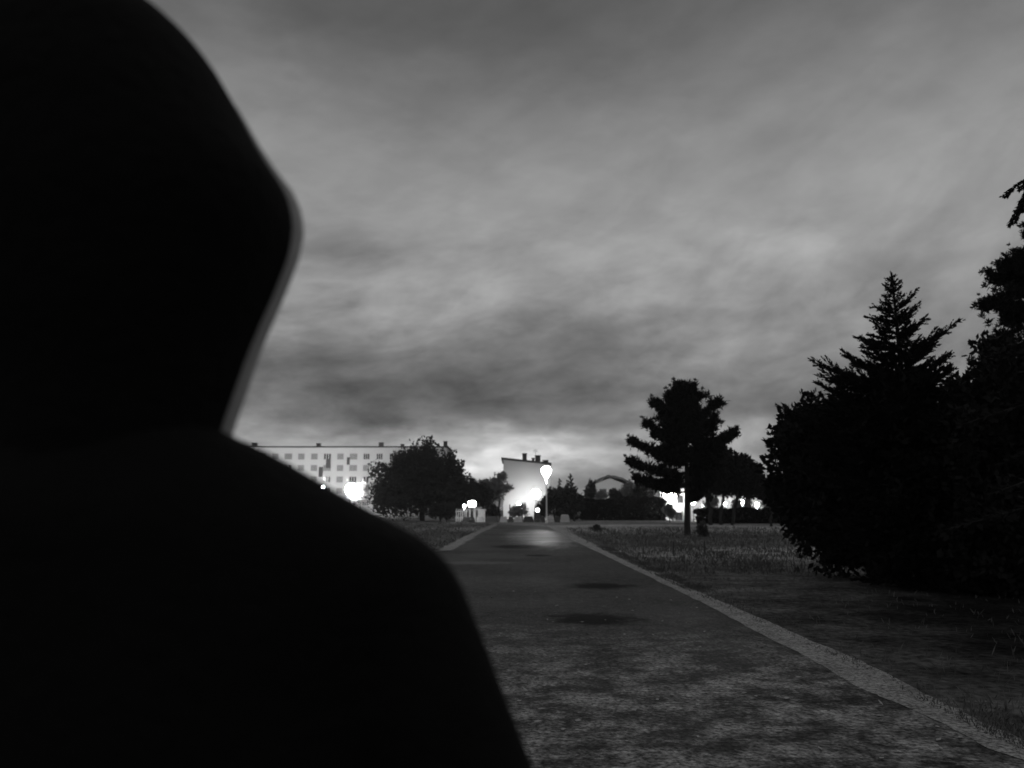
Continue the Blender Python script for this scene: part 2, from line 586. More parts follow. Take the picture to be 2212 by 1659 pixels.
mb = MB()
r = np.random.default_rng(5)
n = 260
y = 2.8 * (5.0) ** r.random(n)
x = -3 + (vx(right_edge, y) + 3) * r.random(n)
mb.blades(np.stack([x, y, np.full(n, .012)], 1), np.stack([r.normal(size=n), r.normal(size=n), r.random(n) * .15], 1), .03 + .04 * r.random(n), .02 + .02 * r.random(n), r, True)
kind(mb.build('leaf_litter', M['litter']), 'stuff')


# ------------------------------------------------------------------ the person at the left
def remesh_part(mb, name, mat, parent, voxel=.012, smooth=6):
    o = mb.build(name, mat, parent, smooth=True)
    md = o.modifiers.new('r', 'REMESH')
    md.mode = 'VOXEL'
    md.voxel_size = voxel
    md.use_smooth_shade = True
    ms = o.modifiers.new('s', 'SMOOTH')
    ms.iterations = smooth
    ms.factor = .5
    dg = bpy.context.evaluated_depsgraph_get()
    me = bpy.data.meshes.new_from_object(o.evaluated_get(dg))
    o.modifiers.clear()
    o.data = me
    if not me.materials:
        me.materials.append(mat)
    return o


def capsule(mb, a, b, ra, rb, n=16):
    a, b = np.asarray(a, float), np.asarray(b, float)
    d = b - a
    L = np.linalg.norm(d)
    d = d / L
    pts, rr = [], []
    for t in np.linspace(-1, 0, 6):
        c = max(.05, math.sqrt(max(0, 1 - t * t)))
        pts.append(a + d * t * ra)
        rr.append(ra * c)
    for t in np.linspace(0, 1, 6)[0:]:
        c = max(.05, math.sqrt(max(0, 1 - t * t)))
        pts.append(b + d * t * rb)
        rr.append(rb * c)
    mb.tube(pts, rr, n)


def loft(mb, rows, n=28, power=2.3):
    """rows: (z, x_left, x_right, y_centre, y_half)"""
    th = np.linspace(0, 2 * math.pi, n, endpoint=False)
    c, s = np.cos(th), np.sin(th)
    cx_ = np.sign(c) * np.abs(c) ** (2 / power)
    sy = np.sign(s) * np.abs(s) ** (2 / power)
    rings = [np.stack([(a + b_) / 2 + (b_ - a) / 2 * cx_, yc + yh * sy, np.full(n, z)], 1) for z, a, b_, yc, yh in rows]
    f = []
    for i in range(len(rows) - 1):
        for j in range(n):
            k = (j + 1) % n
            f.append((i * n + j, (i + 1) * n + j, (i + 1) * n + k, i * n + k))
    f.append(tuple(range(n)))
    f.append(tuple((len(rows) - 1) * n + j for j in range(n))[::-1])
    mb.add(np.concatenate(rings), f)


PY = 0.64


def px_(x, y):
    p = at2(x, y, PY)
    return p[0], p[2]


person = thing('person', 'person in a black hooded jacket seen close from behind, head turned to the right', 'person', (at2(235, 900, PY)[0], PY, 0))
cx0 = at2(235, 900, PY)[0]

sil = [(-34, 165), (-30, 205), (-18, 250), (0, 283), (50, 370), (100, 425), (150, 463), (200, 492), (250, 520), (300, 545), (350, 575), (400, 610), (430, 622), (470, 630), (500, 631),
       (550, 620), (600, 601), (650, 580), (700, 557), (750, 536), (800, 517), (850, 500), (900, 481), (935, 470), (1000, 462), (1060, 455)]
lef = [(-34, 110), (-18, 55), (0, 25), (50, -22), (150, -70), (300, -105), (500, -105), (700, -60), (850, -20), (935, 5), (1060, 10)]
dep = [(-34, .01), (-18, .05), (0, .066), (50, .09), (150, .115), (300, .13), (500, .13), (700, .115), (850, .10), (1060, .095)]
ly, lx = zip(*lef)
dy_, dv = zip(*dep)
rows, ghost_pts = [], []
sy0, sx0 = zip(*sil)
for yv in list(np.linspace(-34, 0, 6)) + list(np.linspace(20, 1060, 60)):
    xr = np.interp(yv, sy0, sx0)
    xl, d_ = np.interp(yv, ly, lx), np.interp(yv, dy_, dv)
    zr = px_(xr, yv)
    rows.append((zr[1], px_(xl, yv)[0], zr[0], PY, d_))
mb = MB()
loft(mb, rows[::-1], 36, 2.15)
hood = remesh_part(mb, 'hood', M['hood'], person, .010, 4)

# added grey strip, shaped after the motion ghost along the hood
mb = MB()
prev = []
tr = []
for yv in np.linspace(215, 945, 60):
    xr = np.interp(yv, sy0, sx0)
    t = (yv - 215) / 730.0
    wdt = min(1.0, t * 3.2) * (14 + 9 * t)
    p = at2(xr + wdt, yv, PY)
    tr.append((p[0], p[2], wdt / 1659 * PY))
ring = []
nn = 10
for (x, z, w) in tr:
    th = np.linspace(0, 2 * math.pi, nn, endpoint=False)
    # a flat strip reaching from inside the hood out to the ghost's edge
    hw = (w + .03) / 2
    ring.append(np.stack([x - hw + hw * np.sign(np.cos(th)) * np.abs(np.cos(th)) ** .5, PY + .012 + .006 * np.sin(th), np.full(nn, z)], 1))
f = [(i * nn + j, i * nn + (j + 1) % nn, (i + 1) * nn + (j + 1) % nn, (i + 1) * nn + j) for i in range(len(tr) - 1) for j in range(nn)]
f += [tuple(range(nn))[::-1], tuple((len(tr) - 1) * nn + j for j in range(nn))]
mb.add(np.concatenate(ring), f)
ghost_edge = mb.build('hood_ghost', M['ghost_edge'], person, smooth=True)
ghost_edge['label'] = 'added grey strip shaped after the motion ghost along the black hood'

# body under the clothes: head with a face turned to +x, neck, hands
hx, hz = at2(245, 440, PY)[0], at2(245, 440, PY)[2]
mb = MB()
hr = []
for t in np.linspace(-1, 1, 15):
    w = math.sqrt(max(.02, 1 - t * t))
    fr = .088 * w * (1.0 if t > -.2 else 1 - .18 * (-.2 - t))
    hr.append((hz + .125 * t, hx - .095 * w, hx + fr, PY, .074 * w))
loft(mb, hr, 24, 2.0)
capsule(mb, (hx + .075, PY, hz + .005), (hx + .105, PY, hz - .028), .010, .014, 10)      # nose
capsule(mb, (hx + .070, PY - .02, hz - .058), (hx + .070, PY + .02, hz - .058), .012, .012, 10)   # lips
capsule(mb, (hx + .055, PY, hz - .10), (hx + .065, PY, hz - .10), .020, .020, 10)        # chin
for s in (-1, 1):
    capsule(mb, (hx - .005, PY + s * .076, hz + .02), (hx - .012, PY + s * .08, hz - .03), .013, .010, 10)   # ears
capsule(mb, (hx - .01, PY, hz - .08), (cx0, PY, 1.44), .055, .062)
capsule(mb, (cx0, PY, 1.42), (cx0, PY, 1.00), .10, .12)
zS = at2(0, 1215, PY)[2]
sh_r = np.array([-.100, PY, 1.334])
el_r = np.array([.013, PY - .01, 1.08])
wr_r = np.array([sh_r[0] + .03, PY + .16, .93])
arms = []
for s in (1, -1):
    def mir(p, s=s):
        return np.array([cx0 + s * (p[0] - cx0), p[1], p[2]])
    arms.append((mir(sh_r), mir(el_r), mir(wr_r), s))
for a, e, w, s in arms:
    capsule(mb, a, e, .045, .038)
    capsule(mb, e, w, .038, .026)
    hd = w - e
    hd /= np.linalg.norm(hd)
    side = np.cross(hd, (0, 0, 1.0))
    side /= np.linalg.norm(side)
    capsule(mb, w, w + hd * .07, .026, .034, 12)
    for q, ln in zip((-.027, -.009, .009, .027), (.062, .072, .068, .052)):
        base_ = w + hd * .085 + side * q
        mid_ = base_ + hd * ln * .6 + np.array([0, 0, -.006])
        capsule(mb, base_, mid_, .0095, .009, 8)
        capsule(mb, mid_, mid_ + hd * ln * .35 + np.array([0, 0, -.014]), .009, .008, 8)
    tb = w + hd * .03 - side * .03 * s
    capsule(mb, tb, tb + hd * .05 - side * .025 * s, .012, .010, 8)
for s in (1, -1):
    hp = np.array([cx0 + s * .095, PY, .92])
    capsule(mb, hp, (hp[0] + s * .01, PY + .01, .50), .085, .052)
    capsule(mb, (hp[0] + s * .01, PY + .01, .50), (hp[0] + s * .01, PY - .01, .09), .052, .036)
remesh_part(mb, 'body', M['skin'], person, .008, 3)

# jacket: shoulders lofted to the sloping outline, then the body and the sleeves
mb = MB()
jsil = [(900, 440), (930, 468), (950, 520), (968, 560), (1010, 640), (1048, 702), (1085, 765), (1130, 850), (1165, 918), (1200, 955), (1260, 985)]
jy, jx = zip(*jsil)
rows = []
for yv in np.linspace(900, 1260, 26):
    xr = at2(np.interp(yv, jy, jx), yv, PY)
    hw = xr[0] - cx0
    rows.append((xr[2], cx0 - hw, cx0 + hw, PY, .075 + .045 * min(1, (yv - 900) / 200)))
zl = rows[-1][0]
for z, hw, yh in ((zl - .08, .24, .125), (1.15, .225, .13), (1.0, .21, .13), (.86, .215, .135), (.80, .215, .13)):
    rows.append((z, cx0 - hw, cx0 + hw, PY, yh))
loft(mb, rows[::-1], 36, 2.2)
for a, e, w, s in arms:
    capsule(mb, a, e, .066, .060)
    capsule(mb, e, w, .060, .045)
jacket = remesh_part(mb, 'jacket', M['jacket'], person, .011, 5)
mb = MB()
for s in (1, -1):
    capsule(mb, (cx0 + s * .095, PY, .86), (cx0 + s * .105, PY + .01, .50), .112, .080)
    capsule(mb, (cx0 + s * .105, PY + .01, .50), (cx0 + s * .105, PY - .01, .13), .080, .068)
capsule(mb, (cx0 - .07, PY, .92), (cx0 + .07, PY, .92), .12, .12)
remesh_part(mb, 'trousers', M['trousers'], person, .012, 5)
for s in (1, -1):
    mb = MB()
    capsule(mb, (cx0 + s * .105, PY - .03, .05), (cx0 + s * .115, PY + .17, .045), .048, .043)
    mb.box((cx0 + s * .11, PY + .07, .015), (.09, .30, .03))
    remesh_part(mb, 'shoe', M['shoe'], person, .010, 3)


# ------------------------------------------------------------------ trees
def unit(r, n):
    v = r.normal(size=(n, 3))
    return v / np.linalg.norm(v, axis=1, keepdims=True)


def limb(mb, a, b, r0, r1, r, bend=.12, n=6):
    a, b = np.asarray(a, float), np.asarray(b, float)
    t = np.linspace(0, 1, n)[:, None]
    p = a * (1 - t) + b * t
    L = np.linalg.norm(b - a)
    p[1:-1] += r.normal(size=(n - 2, 3)) * L * bend * .3
    mb.tube(p, np.linspace(r0, r1, n), 7)
    return p


def broadleaf(name, label, base, blobs, n_leaf, leaf, mat='far_leaf', bark='far_bark', trunk_r=.2, cat='tree', group=None, seed=1, clump=.24, fork=.35, spike=0.0, parts=('trunk', 'crown')):
    """blobs: list of (x, y, z, rx, ry, rz) in world space"""
    r = np.random.default_rng(seed)
    root = thing(name, label, cat, base, group)
    base = np.asarray(base, float)
    mbt = MB()
    low = min(bz - rz for _, _, bz, _, _, rz in blobs)
    top = max(bz for _, _, bz, _, _, rz in blobs)
    cen = np.mean([b_[:3] for b_ in blobs], axis=0)
    fk = np.array([base[0] * .6 + cen[0] * .4, base[1], max(.3, low + (top - low) * fork)])
    p = limb(mbt, base - (0, 0, .05), fk, trunk_r, trunk_r * .7, r, .1)
    for b_ in blobs:
        limb(mbt, fk, b_[:3], trunk_r * .6, trunk_r * .15, r, .25)
        for _ in range(4):
            d = unit(r, 1)[0]
            d[2] = abs(d[2])
            limb(mbt, np.array(b_[:3]) * .7 + fk * .3, np.array(b_[:3]) + d * np.array(b_[3:]) * .8, trunk_r * .2, trunk_r * .05, r, .2)
    mbt.build(parts[0], M[bark], root)
    mbc = MB()
    vol = np.array([b_[3] * b_[5] for b_ in blobs])
    vol = vol / vol.sum()
    for b_, w in zip(blobs, vol):
        n = int(n_leaf * w)
        c, rad = np.array(b_[:3]), np.array(b_[3:])
        ncl = max(12, int(60 * w * len(blobs)))
        d = unit(r, ncl)
        rr = (.40 + .78 * r.random(ncl) ** .7)[:, None]
        cc = c + d * rr * rad
        cs = clump * (.6 + .8 * r.random(ncl))
        k = r.integers(0, ncl, n)
        off = unit(r, n) * (r.random(n) ** .5)[:, None]
        p = cc[k] + off * (cs[k][:, None] * rad)
        # inner filling
        m_ = r.random(n) < .28
        p[m_] = c + unit(r, m_.sum()) * (r.random(m_.sum()) ** (1 / 3))[:, None] * rad * .75
        dirs = (p - c) / rad * .5 + unit(r, n) + np.array([0, 0, .25 + spike])
        p[:, 2] = np.maximum(p[:, 2], .05)
        mbc.blades(p, dirs, leaf * (.6 + .8 * r.random(n)), leaf * .62 * (.6 + .8 * r.random(n)), r)
    mbc.build(parts[1], M[mat], root)
    return root


def blob2(x, y, rx, ry, Y, dy=0.0, deep=1.0):
    """an ellipsoid at depth Y whose centre and half sizes are given as seen in the photograph (1024 px)"""
    c = at(x, y, Y + dy)
    s = (Y + dy) / FPX
    return (c[0], c[1], c[2], rx * s, rx * s * deep, ry * s)


def frond(mb, pts, leaf, width, dens, r, tip=.15, fwd=1.1, droop=0.0):
    """a feathery spray along a polyline: blades pointing forward and outward, shorter toward the tip"""
    pts = np.asarray(pts, float)
    seg = np.linalg.norm(np.diff(pts, axis=0), axis=1)
    L = np.concatenate([[0], np.cumsum(seg)])
    n = max(4, int(L[-1] * dens))
    t = np.sort(r.random(n)) * L[-1]
    p = np.stack([np.interp(t, L, pts[:, i]) for i in range(3)], 1)
    tg = np.stack([np.interp(t + .02 * L[-1], L, pts[:, i]) - np.interp(t - .02 * L[-1], L, pts[:, i]) for i in range(3)], 1)
    tg /= np.linalg.norm(tg, axis=1, keepdims=True) + 1e-9
    o = unit(r, n)
    o -= (o * tg).sum(1, keepdims=True) * tg
    o /= np.linalg.norm(o, axis=1, keepdims=True) + 1e-9
    f = t / L[-1]
    ln = leaf * (tip + (1 - tip) * (1 - f) ** .7) * (.6 + .7 * r.random(n))
    d = tg * fwd + o * .75 + np.array([0, 0, -droop])
    mb.blades(p, d, ln, width * (.7 + .6 * r.random(n)), r)


def conifer(name, label, base, top, prof, n_br, seed, mat='needle', leaf=.20, dens=70, cat='tree', extra=(), lift=.35, trunk_r=.13, width=.035):
    """prof(t, azimuth) gives the branch length at relative height t"""
    r = np.random.default_rng(seed)
    base, top = np.asarray(base, float), np.asarray(top, float)
    root = thing(name, label, cat, base)
    mbt, mbc = MB(), MB()
    t = np.linspace(0, 1, 12)[:, None]
    tp = base * (1 - t) + top * t
    tp[0, 2] = -.05
    mbt.tube(tp, np.linspace(trunk_r, .012, 12), 9)

    def one(h, a, L, up, tipup):
        s = base + (top - base) * h
        d = np.array([math.cos(a), math.sin(a), 0])
        sd = np.array([-d[1], d[0], 0])
        q = np.linspace(0, 1, 8)
        p = s + d * (L * q)[:, None] + np.array([0, 0, 1.0]) * (L * (up * q + tipup * q ** 2.4))[:, None]
        p[:, 2] = np.maximum(p[:, 2], .06)
        mbt.tube(p, np.linspace(max(.008, .018 * L), .003, 8), 5, cap=False)
        ax = (p[-1] - p[0]) / np.linalg.norm(p[-1] - p[0])
        frond(mbc, p, leaf * min(1.2, .25 + L * .7), width, dens * 1.3, r, .45, 2.2)
        # short side shoots lying forward along the branch make one tapering spear
        m = int(6 + L * 13 * (.2 / leaf))
        for k in range(m):
            f = .06 + .90 * (k + r.random()) / m
            c = np.array([np.interp(f, q, p[:, i]) for i in range(3)])
            tl = min(.62 * leaf / .2, L * .34) * (1 - f) ** .55 * (.55 + .8 * r.random()) + .05
            td = ax * (1.0 + .5 * r.random()) + sd * r.normal(0, .75) + np.array([0, 0, r.normal(-.10, .42)])
            td /= np.linalg.norm(td)
            e = c + td * tl + np.array([0, 0, tl * .18])
            e[2] = max(e[2], .06)
            frond(mbc, [c, (c + e) / 2 + np.array([0, 0, -.04 * tl]), e], leaf * .8 * min(1, .4 + tl), width * .9, dens * 1.2, r, .4, 1.9)
    for i in range(n_br):
        h = .012 + .965 * ((i + r.random() * .8) / n_br) ** .9
        a = i * 2.39996 + r.normal(0, .35)
        L = prof(h, a) * (.62 + .58 * r.random())
        one(h, a, max(.12, L), lift * (.1 + .6 * h) * (1.0 + .8 * math.cos(a)) + r.normal(0, .08), .20 + r.normal(0, .08))
    for (h, a, L, up, tipup) in extra:
        one(h, a, L, up, tipup)
    # twigs filling the heart of the crown
    n = int(n_br * 28)
    h = .04 + .62 * r.random(n)
    an = r.random(n) * 2 * math.pi
    rad = np.array([prof(a_, b_) for a_, b_ in zip(h, an)]) * .62 * r.random(n) ** .5
    p = base + (top - base) * h[:, None] + np.stack([np.cos(an) * rad, np.sin(an) * rad, 0 * an], 1)
    mbc.blades(p, unit(r, n) + np.array([0, 0, .1]), leaf * (.7 + .6 * r.random(n)), leaf * .35, r)
    # leader
    ld = base + (top - base) * .93
    frond(mbc, [ld, (ld + top) / 2, top + (-.02, 0, 0)], leaf * .8, width * .6, 130, r, .2, 2.2)
    mbt.build('trunk', M['bark'], root)
    mbc.build('crown', M[mat], root)
    return root


# the big dark conifer by the verge
Yc = 14.8
cb = gnd2(1968, 1262)
cb[1] = Yc
ct = at2(1926, 588, Yc)


def prof_c(t, a):
    p = np.interp(t, [0, .06, .2, .35, .5, .6, .68, .76, .84, .92, .97, 1], [.8, 1.45, 2.2, 2.3, 1.85, 1.22, .80, .55, .34, .19, .10, .05])
    return p * (.92 - .20 * math.cos(a) * min(1, max(0, (t - .3) * 3)))


PI = math.pi
# the long feathery branches that stand out from the crown: tip as seen, slope, side
spears = []
for (x, y, sl) in [(1878, 667, .12), (1882, 717, .22), (1836, 734, .30), (1802, 774, .34), (1730, 790, .30), (1765, 812, .30), (1732, 835, .35), (1712, 880, .3), (1695, 915, .25), (1780, 850, .3), (1850, 765, .3), (1862, 690, .2),
                   (1980, 626, .85), (1998, 684, .70), (2060, 698, .62), (2044, 772, .35), (1964, 676, .5), (2020, 742, .55), (2035, 715, .62), (1985, 655, .8), (2010, 800, .3)]:
    dx = abs(x - 1930)
    L_ = dx / 112.0
    hh = (1262 - (y + sl * dx)) / 674.0
    for q_ in range(2):
        spears.append((hh - .012 * q_, (PI if x < 1930 else 0) + rng.normal(0, .10) + .12 * q_, L_ * (1.0 - .14 * q_), sl * .6, sl * .4))
conifer('conifer_tree', 'big dark feathery conifer with a thin spire tip, standing right of the path', cb, ct, prof_c, 215, 4, leaf=.21, dens=60, width=.028,
        extra=spears + [(.015, PI * .9, 1.2, .01, .0), (.02, PI * 1.1, 1.3, .01, .0), (.012, PI * 1.3, 1.3, .01, .0), (.02, PI * 1.5, 1.8, .01, 0), (.014, PI * 1.65, 1.9, .01, 0),
               (.02, PI * 1.2, 1.3, .04, 0), (.02, PI * 1.42, 1.8, .04, 0), (.02, PI * 1.8, 2.0, .02, 0)])

# leafy neighbours
Yl = 17.0
b0 = gnd(1760 * K, 1225 * K)
b0 = np.array([at2(1870, 1000, Yl)[0], Yl, 0])
broadleaf('leafy_tree', 'low leafy tree half hidden by the left side of the big feathery conifer', b0,
          [blob2(1752 * K, 985 * K, 74 * K, 85 * K, Yl), blob2(1745 * K, 1058 * K, 66 * K, 68 * K, Yl), blob2(1790 * K, 930 * K, 80 * K, 70 * K, Yl, .3), blob2(1800 * K, 1100 * K, 90 * K, 100 * K, Yl, -.2),
           blob2(1770 * K, 1105 * K, 60 * K, 45 * K, Yl, -.6), blob2(1860 * K, 1145 * K, 80 * K, 50 * K, Yl, -.8), blob2(1880 * K, 1190 * K, 60 * K, 36 * K, Yl, -1.2)],
          26000, .16, 'leaf', 'bark', .12, seed=12, clump=.3)
Yr = 13.2
b0 = np.array([at2(2190, 1000, Yr)[0], Yr, 0])
broadleaf('leafy_tree', 'large dark leafy tree at the right edge, under the tall pine', b0,
          [blob2(2180 * K, 850 * K, 110 * K, 95 * K, Yr), blob2(2120 * K, 960 * K, 110 * K, 120 * K, Yr), blob2(2170 * K, 1100 * K, 130 * K, 130 * K, Yr), blob2(2300 * K, 900 * K, 150 * K, 160 * K, Yr, .4), blob2(2180 * K, 1210 * K, 110 * K, 70 * K, Yr), blob2(2060 * K, 1020 * K, 60 * K, 110 * K, Yr, 3.5), blob2(2080 * K, 1150 * K, 80 * K, 80 * K, Yr, 3.0)],
          34000, .13, 'leaf', 'bark', .16, seed=14, clump=.26)


# pines: needle tufts on tiers of branches
def tuft(mb, p, size, n, r, up=.5):
    d = unit(r, n) + np.array([0, 0, up])
    mb.blades(np.repeat([p], n, 0) + r.normal(size=(n, 3)) * size * .18, d, size * (.6 + .6 * r.random(n)), size * .24, r)


def pine(name, label, base, top, tiers, tsize, seed, n_tuft=26, per=9, cat='tree', trunk_r=.17, mat='needle', rand=26, low=.35, puff=.3, kp=5):
    """tiers: (start point, tip point); further branches fill the crown round the trunk"""
    r = np.random.default_rng(seed)
    base, top = np.asarray(base, float), np.asarray(top, float)
    root = thing(name, label, cat, base)
    mbt, mbc = MB(), MB()
    t = np.linspace(0, 1, 10)[:, None]
    tp = base * (1 - t) + top * t
    tp[1:-1, :2] += r.normal(size=(8, 2)) * .04
    tp[0, 2] = -.05
    mbt.tube(tp, np.linspace(trunk_r, .03, 10), 10)
    lst = [(np.asarray(a, float), np.asarray(b_, float)) for a, b_ in tiers]
    lens = [(a[2], np.linalg.norm((b_ - a)[:2])) for a, b_ in lst]
    lens.sort()
    zs, ls = zip(*lens)
    for i in range(rand):
        z = top[2] * (low + (.97 - low) * (i + r.random()) / rand)
        L = np.interp(z, zs, ls) * (.48 + .42 * r.random())
        a = i * 2.4 + r.normal(0, .3)
        s = base + (top - base) * (z / top[2])
        lst.append((s, s + np.array([math.cos(a) * L, math.sin(a) * L, L * (.15 + .35 * r.random())])))
    for a, b_ in lst:
        L = np.linalg.norm(b_ - a)
        q = np.linspace(0, 1, 6)[:, None]
        p = a * (1 - q) + b_ * q
        p[:, 2] -= (np.sin(q[:, 0] * math.pi) * .10 * L)
        mbt.tube(p, np.linspace(max(.02, .035 * L), .012, 6), 6, cap=False)
        d = (b_ - a) / L
        sd = np.array([-d[1], d[0], 0])
        m = max(4, int(per * L))
        for k in range(m):
            f = .22 + .78 * (k + r.random()) / m
            c = np.array([np.interp(f, q[:, 0], p[:, j]) for j in range(3)])
            c = c + sd * r.normal(0, .16 + .10 * L * (1 - f)) + np.array([0, 0, abs(r.normal(0, .4 * tsize))])
            tuft(mbc, c, tsize * (.7 + .6 * r.random()), n_tuft, r)
        tuft(mbc, b_, tsize, n_tuft, r, .8)
        for q_ in range(kp):
            tuft(mbc, b_ - d * puff * .3 + r.normal(size=3) * puff * np.array([.55, .55, .40]), tsize * (.7 + .5 * r.random()), n_tuft, r, .6)
        for q_ in range(3):
            tuft(mbc, b_ + np.array([0, 0, tsize * .5 * q_]) + d * .12 * q_, tsize * (.75 - .13 * q_), n_tuft, r, .9)
    for k in range(8):
        tuft(mbc, top - (0, 0, .12 * k) + r.normal(size=3) * .06, tsize * (.6 + .05 * k), n_tuft, r, 1.0)
    mbt.build('trunk', M['bark'], root)
    mbc.build('crown', M[mat], root)
    return root


Yp = 43.3
pb = np.array([at(687, 520, Yp)[0], Yp, 0])
ptop = at2(1478, 832, Yp)
tl = []
for (x, y, sx, sy) in [(1446, 856, 1480, 878), (1416, 872, 1480, 905), (1396, 918, 1481, 948), (1366, 957, 1482, 985), (1359, 1000, 1483, 1022), (1374, 1036, 1483, 1050), (1402, 1046, 1484, 1062),
                       (1512, 858, 1480, 882), (1550, 874, 1480, 915), (1545, 908, 1481, 940), (1586, 938, 1481, 968), (1556, 968, 1482, 995), (1545, 1005, 1483, 1030),
                       (1420, 985, 1482, 1005), (1530, 935, 1481, 955), (1430, 905, 1480, 925), (1535, 1035, 1483, 1055), (1440, 1032, 1484, 1046), (1512, 1065, 1484, 1085)]:
    tl.append((at2(sx, sy, Yp), at2(x, y, Yp + rng.normal(0, .35))))
pine('pine_tree', 'lone pine with layered dark crown and bare trunk, right of the path', pb, ptop, tl, .33, 31, 36, 15, trunk_r=.18, rand=34, low=.44, puff=.26, kp=6)

# tall pine past the right edge, only its left tufts in the picture
Yt = 17.5
pb = np.array([at2(2270, 700, Yt)[0], Yt, 0])
ptop = at2(2262, 470, Yt)
tl = [(at2(2268, y0, Yt), at2(x, y, Yt + dd)) for (x, y, y0, dd) in
      [(2200, 552, 590, .0), (2168, 590, 625, .3), (2185, 570, 610, -.3), (2150, 600, 640, .2), (2138, 655, 690, .0), (2165, 650, 690, -.5), (2178, 688, 725, .3), (2190, 620, 660, .6), (2160, 725, 770, .0),
       (2130, 760, 800, .4), (2120, 800, 850, -.3), (2330, 600, 650, 0), (2380, 660, 700, .4), (2400, 760, 800, .2)]]
pine('pine_tree', 'tall pine at the right edge, tufted branches against the sky', pb, ptop, tl, .13, 33, 34, 20, trunk_r=.16, rand=12, low=.35, puff=.30, kp=34)

# conifer beyond the frame with a drooping branch hanging into the top right
Yh = 9.0
hb = np.array([at2(2420, 600, Yh)[0], Yh, 0])
ht = np.array([hb[0], Yh, 7.6])
root = thing('conifer_tree', 'conifer past the right edge, only a drooping branch tip hanging into view', 'tree', hb)
mbt, mbc = MB(), MB()
mbt.tube([hb - (0, 0, .05), hb + (0, 0, 3.5), ht], [.16, .10, .02], 10)
r = np.random.default_rng(8)
s0 = at2(2420, 330, Yh)
for tip, mid in (((2166, 424), (2240, 380)), ((2180, 490), (2215, 425)), ((2196, 478), (2225, 410)), ((2205, 440), (2240, 375))):
    a = at2(mid[0], mid[1], Yh)
    e = at2(tip[0], tip[1], Yh + r.normal(0, .1))
    p = [s0, (s0 + a) / 2 + (0, 0, .04), a, (a + e) / 2 + (0, 0, .03), e]
    mbt.tube(p, [.03, .022, .014, .009, .004], 6, cap=False)
    frond(mbc, p, .13, .03, 150, r, .35, 1.5)
    for k in range(7):
        c = a + (e - a) * (k / 8.0)
        td = (e - a) / np.linalg.norm(e - a) + np.array([r.normal(0, .25), r.normal(0, .5), -.35])
        td /= np.linalg.norm(td)
        frond(mbc, [c, c + td * .10, c + td * (.17 - .012 * k) + (0, 0, -.02)], .09, .024, 150, r, .3, 1.6)
for k in range(40):
    h = 1.5 + 5.9 * (k + r.random()) / 40
    an = k * 2.4
    L = (7.9 - h) * .34 + .15
    if math.cos(an) < -.2 and h > 3:
        L *= .5
    s = np.array([hb[0], Yh, h])
    d = np.array([math.cos(an), math.sin(an), -.25])
    p = [s, s + d * L * .5 + (0, 0, .06), s + d * L]
    mbt.tube(p, [.03, .018, .005], 5, cap=False)
    frond(mbc, p, .2, .035, 90, r, .3)
mbt.build('trunk', M['bark'], root)
mbc.build('crown', M['needle'], root)


# ------------------------------------------------------------------ far trees and shrubs
def tree(label, Y, blobs, n, leaf, mat='far_leaf', tr=.18, seed=1, name='broadleaf_tree', cat='tree', group=None, clump=.26, bx=None, spike=0.0):
    bl = [blob2(*b_, Y, dd) for b_, dd in [(q[:4], q[4] if len(q) > 4 else 0.0) for q in blobs]]
    x0 = at(bx, 500, Y)[0] if bx else np.mean([q[0] for q in bl])
    return broadleaf(name, label, np.array([x0, Y, 0]), bl, n, leaf, mat, 'far_bark', tr, cat, group, seed, clump, spike=spike)


tree('wide round dark tree in front of the apartment block', 98,
     [(425, 472, 26, 28), (400, 483, 24, 24), (448, 478, 20, 26), (422, 492, 44, 22), (390, 497, 16, 16), (458, 495, 16, 18), (413, 464, 14, 16), (430, 458, 10, 15)], 26000, .42, 'far_leaf', .35, 41, clump=.28)
tree('small dark tree beside the dome lamp', 96, [(478, 491, 9, 8), (472, 496, 7, 9), (484, 497, 8, 9)], 5000, .35, 'far_leaf', .15, 42, bx=486)
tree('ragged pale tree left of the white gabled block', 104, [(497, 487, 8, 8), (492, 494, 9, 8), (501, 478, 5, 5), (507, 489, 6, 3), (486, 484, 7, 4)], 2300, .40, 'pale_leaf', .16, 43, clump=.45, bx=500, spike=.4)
tree('low bushy tree behind the street lantern pole', 95, [(557, 499, 9, 9), (551, 503, 6, 8)], 4200, .36, 'far_leaf', .15, 44)
tree('low rounded tree between lantern pole and hedges', 95, [(571, 499, 9, 9), (577, 504, 6, 8)], 4200, .36, 'far_leaf', .15, 45)
tree('dark shrub at the left foot of the gabled house', 112, [(592, 490, 4, 8), (589, 496, 5, 6)], 1100, .36, 'far_leaf', .1, 46)
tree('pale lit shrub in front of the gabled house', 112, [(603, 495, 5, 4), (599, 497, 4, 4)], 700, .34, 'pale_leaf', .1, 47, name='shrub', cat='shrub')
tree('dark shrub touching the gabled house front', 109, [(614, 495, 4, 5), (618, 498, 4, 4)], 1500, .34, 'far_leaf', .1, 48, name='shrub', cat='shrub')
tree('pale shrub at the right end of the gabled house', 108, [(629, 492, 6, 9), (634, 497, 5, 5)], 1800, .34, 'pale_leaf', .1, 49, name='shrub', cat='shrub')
tree('dark bushy tree behind the hedge, left of the pine', 107.5, [(644, 488, 8, 8), (648, 493, 6, 6), (640, 494, 6, 6)], 4500, .36, 'far_leaf', .2, 50)
tree('leftmost of the three round trees behind the pine', 72, [(706, 474, 15, 20), (716, 466, 14, 17), (704, 481, 18, 11), (696, 490, 9, 7)], 11000, .34, 'leaf', .20, 51, bx=709.5)
tree('middle of the three round trees behind the pine', 73, [(733, 471, 15, 18), (726, 480, 16, 12)], 10000, .34, 'leaf', .18, 52, bx=720)
